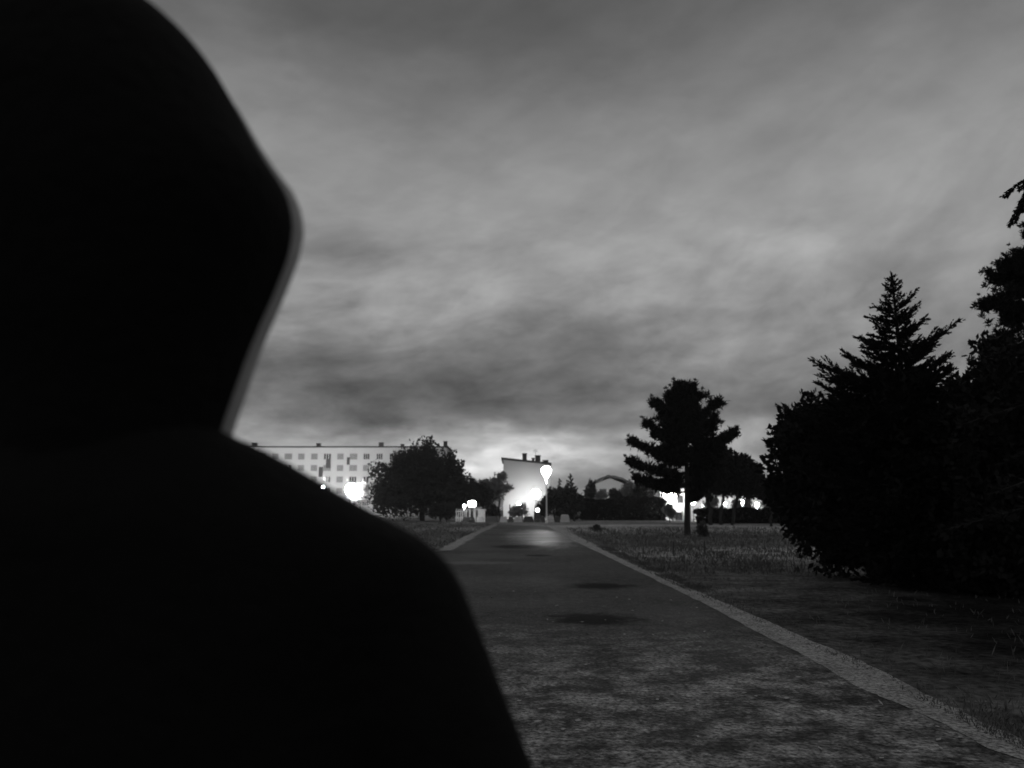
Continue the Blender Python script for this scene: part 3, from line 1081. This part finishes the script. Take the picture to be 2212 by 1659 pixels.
tree('rightmost of the three round trees behind the pine', 72, [(748, 479, 13, 15), (742, 483, 15, 9), (757, 484, 8, 8)], 9000, .34, 'leaf', .17, 53, bx=731)
tree('small tree filling the gap beside the big conifer', 66, [(774, 489, 9, 11), (766, 494, 8, 7)], 3500, .30, 'leaf', .12, 54, bx=770)
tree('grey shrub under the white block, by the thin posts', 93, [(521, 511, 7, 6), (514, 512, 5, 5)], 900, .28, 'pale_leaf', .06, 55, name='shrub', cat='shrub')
tree('small shrub next to the bollard lamp', 92, [(542, 507, 4, 6), (545, 512, 4, 5)], 1300, .26, 'far_leaf', .06, 56, name='shrub', cat='shrub')
tree('low dark shrub below the wide round tree', 92, [(445, 509, 10, 6), (436, 511, 10, 5)], 2600, .28, 'far_leaf', .06, 57, name='shrub', cat='shrub')
tree('dark shrub at the white fence end', 91, [(450, 512, 6, 6), (444, 514, 6, 4)], 1500, .26, 'far_leaf', .06, 58, name='shrub', cat='shrub')
tree('dark bush between the white garden wall and the ragged tree', 92, [(490, 510, 4, 7), (495, 512, 4, 5)], 1300, .26, 'far_leaf', .06, 59, name='shrub', cat='shrub')
tree('dark shrub growing close to the lone pine trunk', 41, [(702, 529, 3.5, 6), (704, 533, 3.5, 4)], 500, .16, 'shrub_leaf', .03, 60, name='shrub', cat='shrub')
tree('tiny round bush alone in the grass before the hedges', 52, [(597, 528.5, 3.6, 2.4)], 300, .14, 'shrub_leaf', .03, 61, name='shrub', cat='shrub')


def cone_tree(label, px, py, Y, w, seed):
    top = at(px, py, Y)
    b_ = np.array([top[0], Y, 0])
    s = w * Y / FPX
    H = top[2]
    return conifer('conifer_tree', label, b_, top, lambda t, a: s * (1 - t) ** .8 + .1, 46, seed, mat='far_leaf', leaf=.5, dens=22, trunk_r=.14, width=.16)


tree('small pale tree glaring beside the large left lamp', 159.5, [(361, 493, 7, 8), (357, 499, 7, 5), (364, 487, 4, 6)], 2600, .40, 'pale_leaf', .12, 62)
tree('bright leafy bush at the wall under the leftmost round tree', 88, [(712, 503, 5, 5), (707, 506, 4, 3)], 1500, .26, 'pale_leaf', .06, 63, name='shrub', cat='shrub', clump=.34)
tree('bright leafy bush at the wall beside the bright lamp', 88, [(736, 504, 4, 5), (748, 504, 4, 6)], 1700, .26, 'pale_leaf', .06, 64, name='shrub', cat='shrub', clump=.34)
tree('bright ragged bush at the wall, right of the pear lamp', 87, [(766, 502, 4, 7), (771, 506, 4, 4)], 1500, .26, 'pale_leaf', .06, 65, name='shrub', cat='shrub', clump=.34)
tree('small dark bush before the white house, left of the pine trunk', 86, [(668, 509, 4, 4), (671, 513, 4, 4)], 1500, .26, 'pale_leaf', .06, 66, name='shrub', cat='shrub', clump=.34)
cone_tree('pointed conifer rising above the low rounded trees', 570.4, 474, 110, 11, 71)
cone_tree('small pointed conifer just right of the lantern pole', 559.5, 479, 112, 6, 72)


# ------------------------------------------------------------------ hedges
def hedge(label, x0, x1, ytop, Y, depth, n, leaf, seed, wob=.12, mat='hedge'):
    r = np.random.default_rng(seed)
    a, b_ = at(x0, ytop, Y), at(x1, ytop, Y)
    root = thing('hedge', label, 'hedge', ((a[0] + b_[0]) / 2, Y + depth / 2, 0))
    H, Lx = a[2], b_[0] - a[0]
    mb = MB()
    for k in range(max(4, int(Lx / .8))):
        x = a[0] + Lx * (k + .5) / max(4, int(Lx / .8))
        limb(mb, (x, Y + depth / 2, -.05), (x + r.normal(0, .1), Y + depth / 2, H * .8), .04, .015, r)
    mb.tube([(a[0] + .1, Y + depth / 2, .12), (b_[0] - .1, Y + depth / 2, .12)], .04, 6)
    mb.build('branches', M['far_bark'], root)
    mb = MB()
    u = r.random((n, 3))
    face = r.random(n)
    x = a[0] + Lx * u[:, 0]
    env = H * (1 - .10 * np.clip(1 - np.minimum(x - a[0], b_[0] - x) / .8, 0, 1) ** 2) + wob * (np.sin(x * 2.1 + seed) * .5 + np.sin(x * 5.3) * .3)
    z = np.where(face < .4, env - .25 * u[:, 2] ** 2, env * u[:, 2])
    yy = np.where(face < .4, Y + depth * u[:, 1], np.where(face < .85, Y + .2 * u[:, 1], Y + depth * u[:, 1]))
    d = unit(r, n) + np.array([0, -.3, .4])
    mb.blades(np.stack([x, yy, z], 1), d, leaf * (.6 + .8 * r.random(n)), leaf * .7, r)
    mb.build('foliage', M[mat], root)
    return root


hedge('clipped dark hedge, left one of the pair before the gabled house', 581, 618.5, 501, 104, 1.6, 9000, .30, 81)
hedge('clipped dark hedge, right and taller one of the pair', 617.5, 665, 498.6, 103, 1.6, 11000, .30, 82)
hedge('long low dark hedge under the round trees', 697, 800, 510.0, 80, 1.4, 14000, .26, 83)


# ------------------------------------------------------------------ lamps
def lantern(label, px, py, Y, r_px, power, shape='globe', pole_r=.06, name='street_lamp', group='lit lamps along the street', pole_mat='metal', base_z=0.0, cat='street lamp'):
    c = at(px, py, Y)
    root = thing(name, label, cat, (c[0], Y, 0), group)
    rad = r_px * Y / FPX
    mb = MB()
    if shape == 'pear':
        prof = [(.07, -2.5), (.12, -2.0), (.24, -1.5), (.46, -1.05), (.72, -.70), (.93, -.32), (1.0, .05), (.93, .42), (.70, .74), (.38, .94), (.05, 1.0)]
    elif shape == 'dome':
        prof = [(.62, -.72), (.86, -.45), (1.0, 0), (.93, .32), (.66, .58), (.3, .72), (.05, .75)]
    else:
        prof = [(math.sin(t) + .02, -math.cos(t)) for t in np.linspace(0, math.pi, 13)]
    mb.lathe([(a * rad, b_ * rad) for a, b_ in prof], c, 20)
    g = mb.build('lamp_globe', glow('lamp_glow', power), root, smooth=True)
    low = prof[0][1] * rad
    mb = MB()
    zt = c[2] + low
    mb.tube([(c[0], Y, -.05), (c[0], Y, zt * .5), (c[0], Y, zt + .02)], [pole_r * 1.3, pole_r, pole_r * .9], 10)
    mb.tube([(c[0], Y, -.05), (c[0], Y, .35), (c[0], Y, .40)], [pole_r * 2.2, pole_r * 2.0, pole_r], 10)
    mb.build('pole', M[pole_mat], root)
    mb = MB()
    zc = c[2] + prof[-1][1] * rad
    mb.lathe([(rad * .30, -.03), (rad * .26, .03), (.03, .08)], (c[0], Y, zc), 12)
    mb.build('cap', M['dark_metal'], root)
    return root


lantern('large glowing lamp at the left, beside the person\'s shoulder and the wide round tree', 351.6, 489.5, 157, 6.0, 300, pole_r=.09)
lantern('lit lamp half hidden by the shoulder, in front of the apartment block', 322.5, 488.0, 166, 1.6, 420, pole_r=.09)
lantern('lamp behind the person lighting the apartment block', 284, 473, 168, 1.8, 420, pole_r=.09)
lantern('lamp behind the person at the block\'s far left', 235, 478, 168, 1.8, 420, pole_r=.09)
lantern('tall pear shaped street lantern on a pale pole at the end of the path', 546.3, 471, 84, 5.0, 24, 'pear', .07, pole_mat='pale_metal')
lantern('big glowing globe lamp low before the white block\'s wall', 535.8, 493.5, 115.2, 4.6, 19, pole_r=.07)
lantern('small lamp behind the grey shrub, lighting the foot of the white block', 519, 504, 115.2, 1.6, 150, pole_r=.05)
lantern('small lamp behind the hedges, lighting the gabled house and its shrubs', 618, 497.0, 117, .9, 800, pole_r=.04)
lantern('squat dome lamp left of the path end', 472.0, 503.8, 86, 4.2, 28, 'dome', .16, pole_mat='dark_metal')
lantern('small drop shaped lantern standing left of the dome lamp', 464.3, 506.0, 88, 1.7, 10, 'pear', .04)
lantern('small round lamp on top of the dark bollard', 537.5, 510.2, 86, 1.9, 10, 'globe', .2, pole_mat='dark_metal', cat='bollard lamp', name='bollard_lamp')
lantern('brightest lamp behind the lone pine\'s trunk, lighting the white house', 672, 496.0, 106.4, 3.8, 130, pole_r=.06)
lantern('lamp just right of the pine trunk, above the long hedge', 693, 503, 89, 1.8, 120, pole_r=.05)
lantern('lamp under the leftmost round tree', 703.5, 505, 89, 1.4, 110, pole_r=.05)
lantern('lamp between the trunks of the middle and rightmost round trees', 725, 504, 89, 1.2, 150, pole_r=.05)
lantern('bright lamp right of the last round tree trunk', 742, 502.5, 89, 2.2, 130, pole_r=.05)
lantern('pear lamp with a long neck above the long hedge', 757, 504.5, 88, 1.8, 100, 'pear', .05)
lantern('last lamp at the right, half lost in the conifer', 774, 505, 88, 1.4, 120, pole_r=.05)


# ------------------------------------------------------------------ buildings
def quad_box(mb, x0, x1, y0, y1, z0, z1):
    mb.box(((x0 + x1) / 2, (y0 + y1) / 2, (z0 + z1) / 2), (x1 - x0, y1 - y0, z1 - z0))


# long apartment block
Yb = 185.0
xr, xl = at(446.5, 470, Yb)[0], at(238, 470, Yb)[0]
zt = at(400, 447.6, Yb)[2]
block = thing('apartment_block', 'long pale apartment block with rows of windows behind the round tree', 'building', ((xl + xr) / 2, Yb, 0))
mb = MB()
quad_box(mb, xl, xr, Yb, Yb + 11, -.1, zt)
mb.build('wall', M['facade'], block)
mb = MB()
quad_box(mb, xl - .4, xr + .4, Yb - .45, Yb + 11.4, zt, zt + .32)
rf = mb.build('roof', M['roof'], block)
for (px, w, h) in [(251, 1.2, .9), (316, 1.0, .8), (379.5, 1.1, 1.0), (401, .8, .6), (444.5, .9, 1.3)]:
    c = at(px, 447, Yb)
    mb = MB()
    mb.box((c[0], Yb + 2.5, zt + .32 + h / 2), (w, .8, h))
    mb.box((c[0], Yb + 2.5, zt + .32 + h + .06), (w + .15, .95, .12))
    sub(rf, 'chimney', mb, M['brick'])
pitch_x = 13.0 * Yb / FPX
rowz = [at(300, y, Yb)[2] for y in (456.5, 468.0, 479.5, 491.0)]
rowz += [rowz[-1] - 2.78, rowz[-1] - 5.4]
r = np.random.default_rng(77)
x_first = at(275.4, 456, Yb)[0]
k0 = -int((x_first - xl - 1.2) / pitch_x)
for j, zc in enumerate(rowz):
    for i in range(k0, 14):
        xc = x_first + i * pitch_x
        if xc > xr - 1.2 or zc < 1.2:
            continue
        wide = 1.75 if i in (1, 4, 6) else 1.45
        h = 1.35
        state = r.random()
        mb = MB()
        for (bx, bz, bw, bh) in ((0, h / 2 + .04, wide + .16, .08), (0, -h / 2 - .05, wide + .24, .10), (-wide / 2 - .04, 0, .08, h), (wide / 2 + .04, 0, .08, h)):
            mb.box((xc + bx, Yb - .035, zc + bz), (bw, .07, bh))
        wn = mb.build('window', M['window_frame'], block)
        mb = MB()
        if state < .5:
            for q in range(9):
                mb.box((xc, Yb - .02, zc - h / 2 + h * (q + .5) / 9), (wide, .03, h / 9 * .88))
            sub(wn, 'shutter', mb, M['shutter'])
        else:
            npn = 3 if state < .85 else 2
            for q in range(npn):
                mb.box((xc - wide / 2 + wide * (q + .5) / npn, Yb - .012, zc), (wide / npn * .72, .02, h * .94))
            sub(wn, 'pane', mb, M['glass'])
for (px, py, w, h, lb) in [(328.5, 463.5, 1.1, 2.2, 'dark cloth hung below a top floor window of the block'), (321, 472, 1.0, 2.4, 'dark cloth hung beside a second row window of the block'),
                           (348.5, 461, .7, 1.8, 'narrow dark cloth hung between two top floor windows')]:
    c = at(px, py, Yb)
    mb = MB()
    v = []
    for a in range(7):
        for bq in range(5):
            v.append((c[0] - w / 2 + w * a / 6, Yb - .22 - .05 * math.sin(a * 1.7 + bq), c[2] - h / 2 + h * bq / 4))
    mb.add(v, [(a * 5 + q, (a + 1) * 5 + q, (a + 1) * 5 + q + 1, a * 5 + q + 1) for a in range(6) for q in range(4)])
    o = mb.build('laundry', M['cloth'], None, origin=c)
    so = o.modifiers.new('s', 'SOLIDIFY')
    so.thickness = .03
    o['label'], o['category'], o['group'] = lb, 'laundry', 'washing hung at the apartment block'

# white block with the sloping roofline and chimneys
Yw = 118.0
a0, a1 = at(503.3, 459.6, Yw), at(549.5, 464.6, Yw)
wb = thing('white_house', 'white blank end wall with sloping dark roof edge and chimneys behind the lanterns', 'building', ((a0[0] + a1[0]) / 2, Yw, 0))
mb = MB()
v = []
for yq in (Yw, Yw + 11):
    v += [(a0[0], yq, -.1), (a1[0], yq, -.1), (a1[0], yq, a1[2]), (a0[0], yq, a0[2])]
mb.add(v, [(0, 1, 2, 3), (7, 6, 5, 4), (1, 5, 6, 2), (4, 0, 3, 7), (3, 2, 6, 7), (0, 4, 5, 1)])
mb.build('wall', M['render'], wb)
mb = MB()
v = []
sl = (a1[2] - a0[2]) / (a1[0] - a0[0])
for yq in (Yw - .35, Yw + 11.35):
    for (x, dz) in ((a0[0] - .3, .004), (a1[0] + .3, .004), (a1[0] + .3, .30), (a0[0] - .3, .30)):
        v.append((x, yq, a0[2] + sl * (x - a0[0]) + dz))
mb.add(v, [(0, 1, 2, 3), (7, 6, 5, 4), (1, 5, 6, 2), (4, 0, 3, 7), (3, 2, 6, 7), (0, 4, 5, 1)])
rf = mb.build('roof', M['roof'], wb)
for (px, ytop, w) in [(524.6, 454.0, .68), (533.2, 458.6, .40), (537.8, 456.0, .80), (545.4, 460.8, .85)]:
    c = at(px, ytop, Yw + 1.5)
    mb = MB()
    zb = a0[2] + sl * (c[0] - a0[0])
    mb.box((c[0], Yw + 1.5, (zb + c[2]) / 2), (w, .7, c[2] - zb))
    mb.box((c[0], Yw + 1.5, c[2] + .05), (w + .14, .84, .10))
    sub(rf, 'chimney', mb, M['brick'])
c = at(535.5, 449, Yw + 2)
mb = MB()
mb.tube([(c[0], Yw + 2, c[2] - 1.9), (c[0], Yw + 2, c[2])], .025, 6)
for q in range(4):
    mb.tube([(c[0] - .4, Yw + 2, c[2] - .08 - .14 * q), (c[0] + .4, Yw + 2, c[2] - .08 - .14 * q)], .012, 5)
sub(rf, 'aerial', mb, M['dark_metal'])
mb = MB()
c = at(538, 500, Yw)
quad_box(mb, c[0] - .5, c[0] + .5, Yw - .04, Yw - .003, 0, 2.1)
dr = mb.build('door', M['wood'], wb)
mb = MB()
mb.box((c[0] + .38, Yw - .07, 1.0), (.05, .06, .14))
sub(dr, 'handle', mb, M['metal'])

# house with the gable
Yg = 125.0
gl, gr, ga = at(594.5, 484.5, Yg), at(631, 486, Yg), at(610, 478, Yg)
gh = thing('gabled_house', 'pale house with a low dark gable roof behind the clipped hedges', 'house', ((gl[0] + gr[0]) / 2, Yg, 0))
mb = MB()
v = []
for yq in (Yg, Yg + 9):
    v += [(gl[0], yq, -.1), (gr[0] - .2, yq, -.1), (gr[0] - .2, yq, gr[2]), (ga[0], yq, ga[2]), (gl[0], yq, gl[2])]
mb.add(v, [(0, 1, 2, 3, 4), (9, 8, 7, 6, 5), (1, 6, 7, 2), (5, 0, 4, 9), (2, 7, 8, 3), (4, 3, 8, 9)])
mb.build('wall', M['facade'], gh)
mb = MB()
top_pts = [(gl[0] - .5, gl[2] - .22), (ga[0] - .6, ga[2] - .02), (ga[0] + .6, ga[2] + .0), (ga[0] + 2.0, ga[2] - .38), (gr[0] + .6, gr[2] - .25)]
v = []
for yq in (Yg - .5, Yg + 9.5):
    v += [(x, yq, z + .06) for x, z in top_pts] + [(x, yq, z + .38) for x, z in top_pts]
n_ = len(top_pts)
f = []
for i in range(n_ - 1):
    f += [(i, i + 1, n_ + i + 1, n_ + i), (2 * n_ + i, 3 * n_ + i, 3 * n_ + i + 1, 2 * n_ + i + 1), (n_ + i, n_ + i + 1, 3 * n_ + i + 1, 3 * n_ + i), (i + 1, i, 2 * n_ + i, 2 * n_ + i + 1)]
f += [(0, n_, 3 * n_, 2 * n_), (n_ - 1, 3 * n_ - 1, 4 * n_ - 1, 2 * n_ - 1)]
mb.add(v, f)
rf = mb.build('roof', M['tile'], gh)
mb = MB()
c = at(608.5, 476.0, Yg + 3)
mb.box((c[0], Yg + 3, c[2] - .5), (.5, .5, 1.3))
sub(rf, 'chimney', mb, M['brick'])
for px in (603, 622):
    c = at(px, 493, Yg)
    mb = MB()
    for (bx, bz, bw, bh) in ((0, .66, 1.25, .1), (0, -.66, 1.25, .1), (-.58, 0, .1, 1.22), (.58, 0, .1, 1.22), (0, 0, .06, 1.22)):
        mb.box((c[0] + bx, Yg - .04, c[2] + bz), (bw, .07, bh))
    wn = mb.build('window', M['window_frame'], gh)
    mb = MB()
    mb.box((c[0], Yg - .012, c[2]), (1.06, .018, 1.22))
    sub(wn, 'pane', mb, M['glass'])

# white house lit by the lamp behind the pine
Yk = 108.0
a0, a1 = at(660, 489, Yk), at(684.5, 489, Yk)
wh = thing('white_house', 'small white house glaring in lamp light behind the lone pine trunk', 'house', ((a0[0] + a1[0]) / 2, Yk, 0))
mb = MB()
quad_box(mb, a0[0], a1[0], Yk, Yk + 7, -.1, a0[2])
mb.build('wall', M['render'], wh)
mb = MB()
v = []
for yq, zq in ((Yk - .5, a0[2] - .1), (Yk + 3.5, a0[2] + 1.3), (Yk + 7.5, a0[2] - .1)):
    for xq in (a0[0] - .4, a1[0] + .4):
        v += [(xq, yq, zq + .1), (xq, yq, zq + .3)]
mb.add(v, [(0, 2, 3, 1), (1, 3, 7, 5), (5, 7, 11, 9), (8, 9, 11, 10), (0, 4, 6, 2), (4, 8, 10, 6), (0, 1, 5, 4), (4, 5, 9, 8), (2, 6, 7, 3), (6, 10, 11, 7)])
mb.build('roof', M['tile'], wh)
for px in (664.5, 680):
    c = at(px, 499, Yk)
    mb = MB()
    for (bx, bz, bw, bh) in ((0, .56, 1.0, .08), (0, -.56, 1.0, .08), (-.46, 0, .08, 1.04), (.46, 0, .08, 1.04)):
        mb.box((c[0] + bx, Yk - .04, c[2] + bz), (bw, .07, bh))
    wn = mb.build('window', M['window_frame'], wh)
    mb = MB()
    mb.box((c[0], Yk - .012, c[2]), (.84, .018, 1.04))
    sub(wn, 'pane', mb, M['glass'])

# low gate between white posts, beside the pine trunk
Yq = 97.0
ga_, gb_ = at(674.5, 511.5, Yq), at(682.5, 511.5, Yq)
gt = thing('field_gate', 'low dark gate between two white posts left of the pine trunk', 'gate', ((ga_[0] + gb_[0]) / 2, Yq, 0))
for x in (ga_[0], gb_[0]):
    mb = MB()
    mb.box((x, Yq, ga_[2] / 2), (.16, .16, ga_[2]))
    mb.box((x, Yq, ga_[2] + .04), (.22, .22, .08))
    mb.build('post', M['render'], gt)
for z in (.21, .40, .59, .78, .97):
    mb = MB()
    quad_box(mb, ga_[0] + .10, gb_[0] - .10, Yq - .02, Yq + .02, z - .093, z + .093)
    mb.build('board', M['bark'], gt)

# long garden wall behind the round trees
Yv = 93.0
a0, a1 = at(690.5, 497.0, Yv), at(800, 497.0, Yv)
gw = thing('garden_wall', 'long white garden wall lit by the lamps behind the round trees', 'wall', ((a0[0] + a1[0]) / 2, Yv, 0))
mb = MB()
quad_box(mb, a0[0], a1[0], Yv, Yv + .25, -.1, a0[2])
mb.build('panel', M['render'], gw)
mb = MB()
quad_box(mb, a0[0] - .05, a1[0] + .05, Yv - .06, Yv + .31, a0[2], a0[2] + .08)
mb.build('coping', M['concrete'], gw)

# white fence and short wall at the left of the path end
Yf = 90.0
a0, a1 = at(455.5, 509.2, Yf), at(467.2, 509.2, Yf)
pf = thing('picket_fence', 'short white picket fence under the small drop lantern', 'fence', ((a0[0] + a1[0]) / 2, Yf, 0))
nsl = 6
for q in range(nsl):
    x = a0[0] + (a1[0] - a0[0]) * (q + .5) / nsl
    mb = MB()
    mb.box((x, Yf, a0[2] / 2), (.11, .03, a0[2] - .06))
    mb.box((x, Yf, a0[2] + .01), (.11, .03, .08), taper=.2)
    mb.build('picket', M['render'], pf)
mb = MB()
for z in (.45, a0[2] - .3):
    quad_box(mb, a0[0], a1[0], Yf + .02, Yf + .06, z, z + .09)
mb.build('rail', M['render'], pf)
a0, a1 = at(469.0, 509.6, Yf), at(485, 509.6, Yf)
sw = thing('garden_wall', 'short white garden wall with a gap, below the dome lamp', 'wall', ((a0[0] + a1[0]) / 2, Yf + .5, 0))
mid = a0[0] + (a1[0] - a0[0]) * .47
for xa, xb in ((a0[0], mid - .1), (mid + .15, a1[0])):
    mb = MB()
    quad_box(mb, xa, xb, Yf + .4, Yf + .6, -.05, a0[2])
    quad_box(mb, xa - .03, xb + .03, Yf + .36, Yf + .64, a0[2], a0[2] + .06)
    mb.build('panel', M['render'], sw)

# row of low blocks closing the path
Yx = 88.0


def barrier(px0, px1, ytop, m, label, rz, tap):
    a, b_ = at(px0, ytop, Yx), at(px1, ytop, Yx)
    w, h = b_[0] - a[0], a[2]
    o_ = ((a[0] + b_[0]) / 2, Yx, 0)
    mb = MB()
    mb.box((o_[0], Yx, h * .32), (w, .62, h * .64), rz, .93)
    mb.box((o_[0], Yx, h * .64 + h * .18), (w * .93, .575, h * .36), rz, tap)
    mb.box((o_[0], Yx, .05), (w * 1.04, .70, .10), rz)
    o = mb.build('barrier_block', M[m], None, origin=o_)
    bv = o.modifiers.new('b', 'BEVEL')
    bv.width = .03
    o['label'], o['category'], o['group'] = label, 'block', 'low blocks across the end of the path'


pale = ['leftmost of the pale blocks at the path end', 'second pale block from the left across the path end', 'third pale block from the left across the path end', 'fourth pale block, right of the lantern pole', 'rightmost and largest pale block, nearest the hedges']
for (a, b_), yt, l in zip([(476.3, 484.3), (500, 507.3), (514.2, 522.3), (546.2, 554.0), (560.3, 569.5)], (516.6, 516.6, 516.5, 516, 514.6), pale):
    barrier(a, b_, yt, 'concrete', l, rng.normal(0, .06), .8)
dk = ['dark block between the first two pale blocks', 'narrow dark block between the second and third pale blocks', 'wide dark block left of the bollard lamp', 'dark block between the bollard lamp and fourth pale block', 'dark block between the two rightmost pale blocks', 'dark block at the far left of the row']
for (a, b_), yt, l in zip([(485.5, 498.5), (508.3, 513.2), (523.5, 533.5), (540.5, 545.3), (554.8, 559.6), (462, 475.2)], (516.3, 516.6, 516.2, 516.2, 516.4, 517.0), dk):
    barrier(a, b_, yt, 'dark_concrete', l, rng.normal(0, .05), .8)
c = at(537.3, 512, 86.0)
mb = MB()
mb.box((c[0], 86.3, .55), (.75, .5, 1.1), 0, .96)
mb.box((c[0], 86.3, 1.13), (.82, .56, .06))
o = mb.build('utility_box', M['dark_concrete'], None, origin=(c[0], 86.3, 0))
o['label'], o['category'] = 'dark upright box behind the bollard lamp at the path end', 'cabinet'
for px, lb in ((509.8, 'thin dark post, left of the pair before the white block'), (522, 'thin dark post, right of the pair before the white block')):
    c = at(px, 505.5, 90)
    mb = MB()
    mb.tube([(c[0], 90, -.05), (c[0], 90, c[2])], .05, 8)
    mb.lathe([(.05, 0), (.08, .03), (.06, .09), (.01, .12)], (c[0], 90, c[2]), 10)
    o = mb.build('post', M['dark_metal'], None, origin=(c[0], 90, 0))
    o['label'], o['category'], o['group'] = lb, 'post', 'thin posts at the path end'

# stakes in the rough grass
for px, yb, yt, lb in ((673.5, 556, 541.5, 'thin wooden stake in the grass, left of the two below the pine'), (704.5, 556, 541.0, 'thin wooden stake in the grass, right of the two below the pine')):
    g = gnd(px, yb)
    c = at(px, yt, g[1])
    mb = MB()
    limb(mb, (g[0], g[1], -.05), (g[0] + .02, g[1], c[2]), .035, .022, np.random.default_rng(3), .02, 5)
    o = mb.build('stake', M['wood'], None, origin=(g[0], g[1], 0))
    o['label'], o['category'], o['group'] = lb, 'stake', 'stakes in the grass below the pine'

# ------------------------------------------------------------------ night haze
HAZE = .0003
if HAZE:
    m = bpy.data.materials.new('night_haze')
    m.use_nodes = True
    m.node_tree.nodes.clear()
    T = NT(m.node_tree)
    pv = T.n('ShaderNodeVolumePrincipled')
    pv.inputs['Color'].default_value = (.9, .9, .9, 1)
    pv.inputs['Density'].default_value = HAZE
    pv.inputs['Anisotropy'].default_value = .75
    out = T.n('ShaderNodeOutputMaterial')
    T.put(out.inputs['Volume'], pv.outputs[0])
    mb = MB()
    mb.box((0, 2000, 9), (7000, 10400, 20))
    o = mb.build('haze', m)
    kind(o, 'stuff')
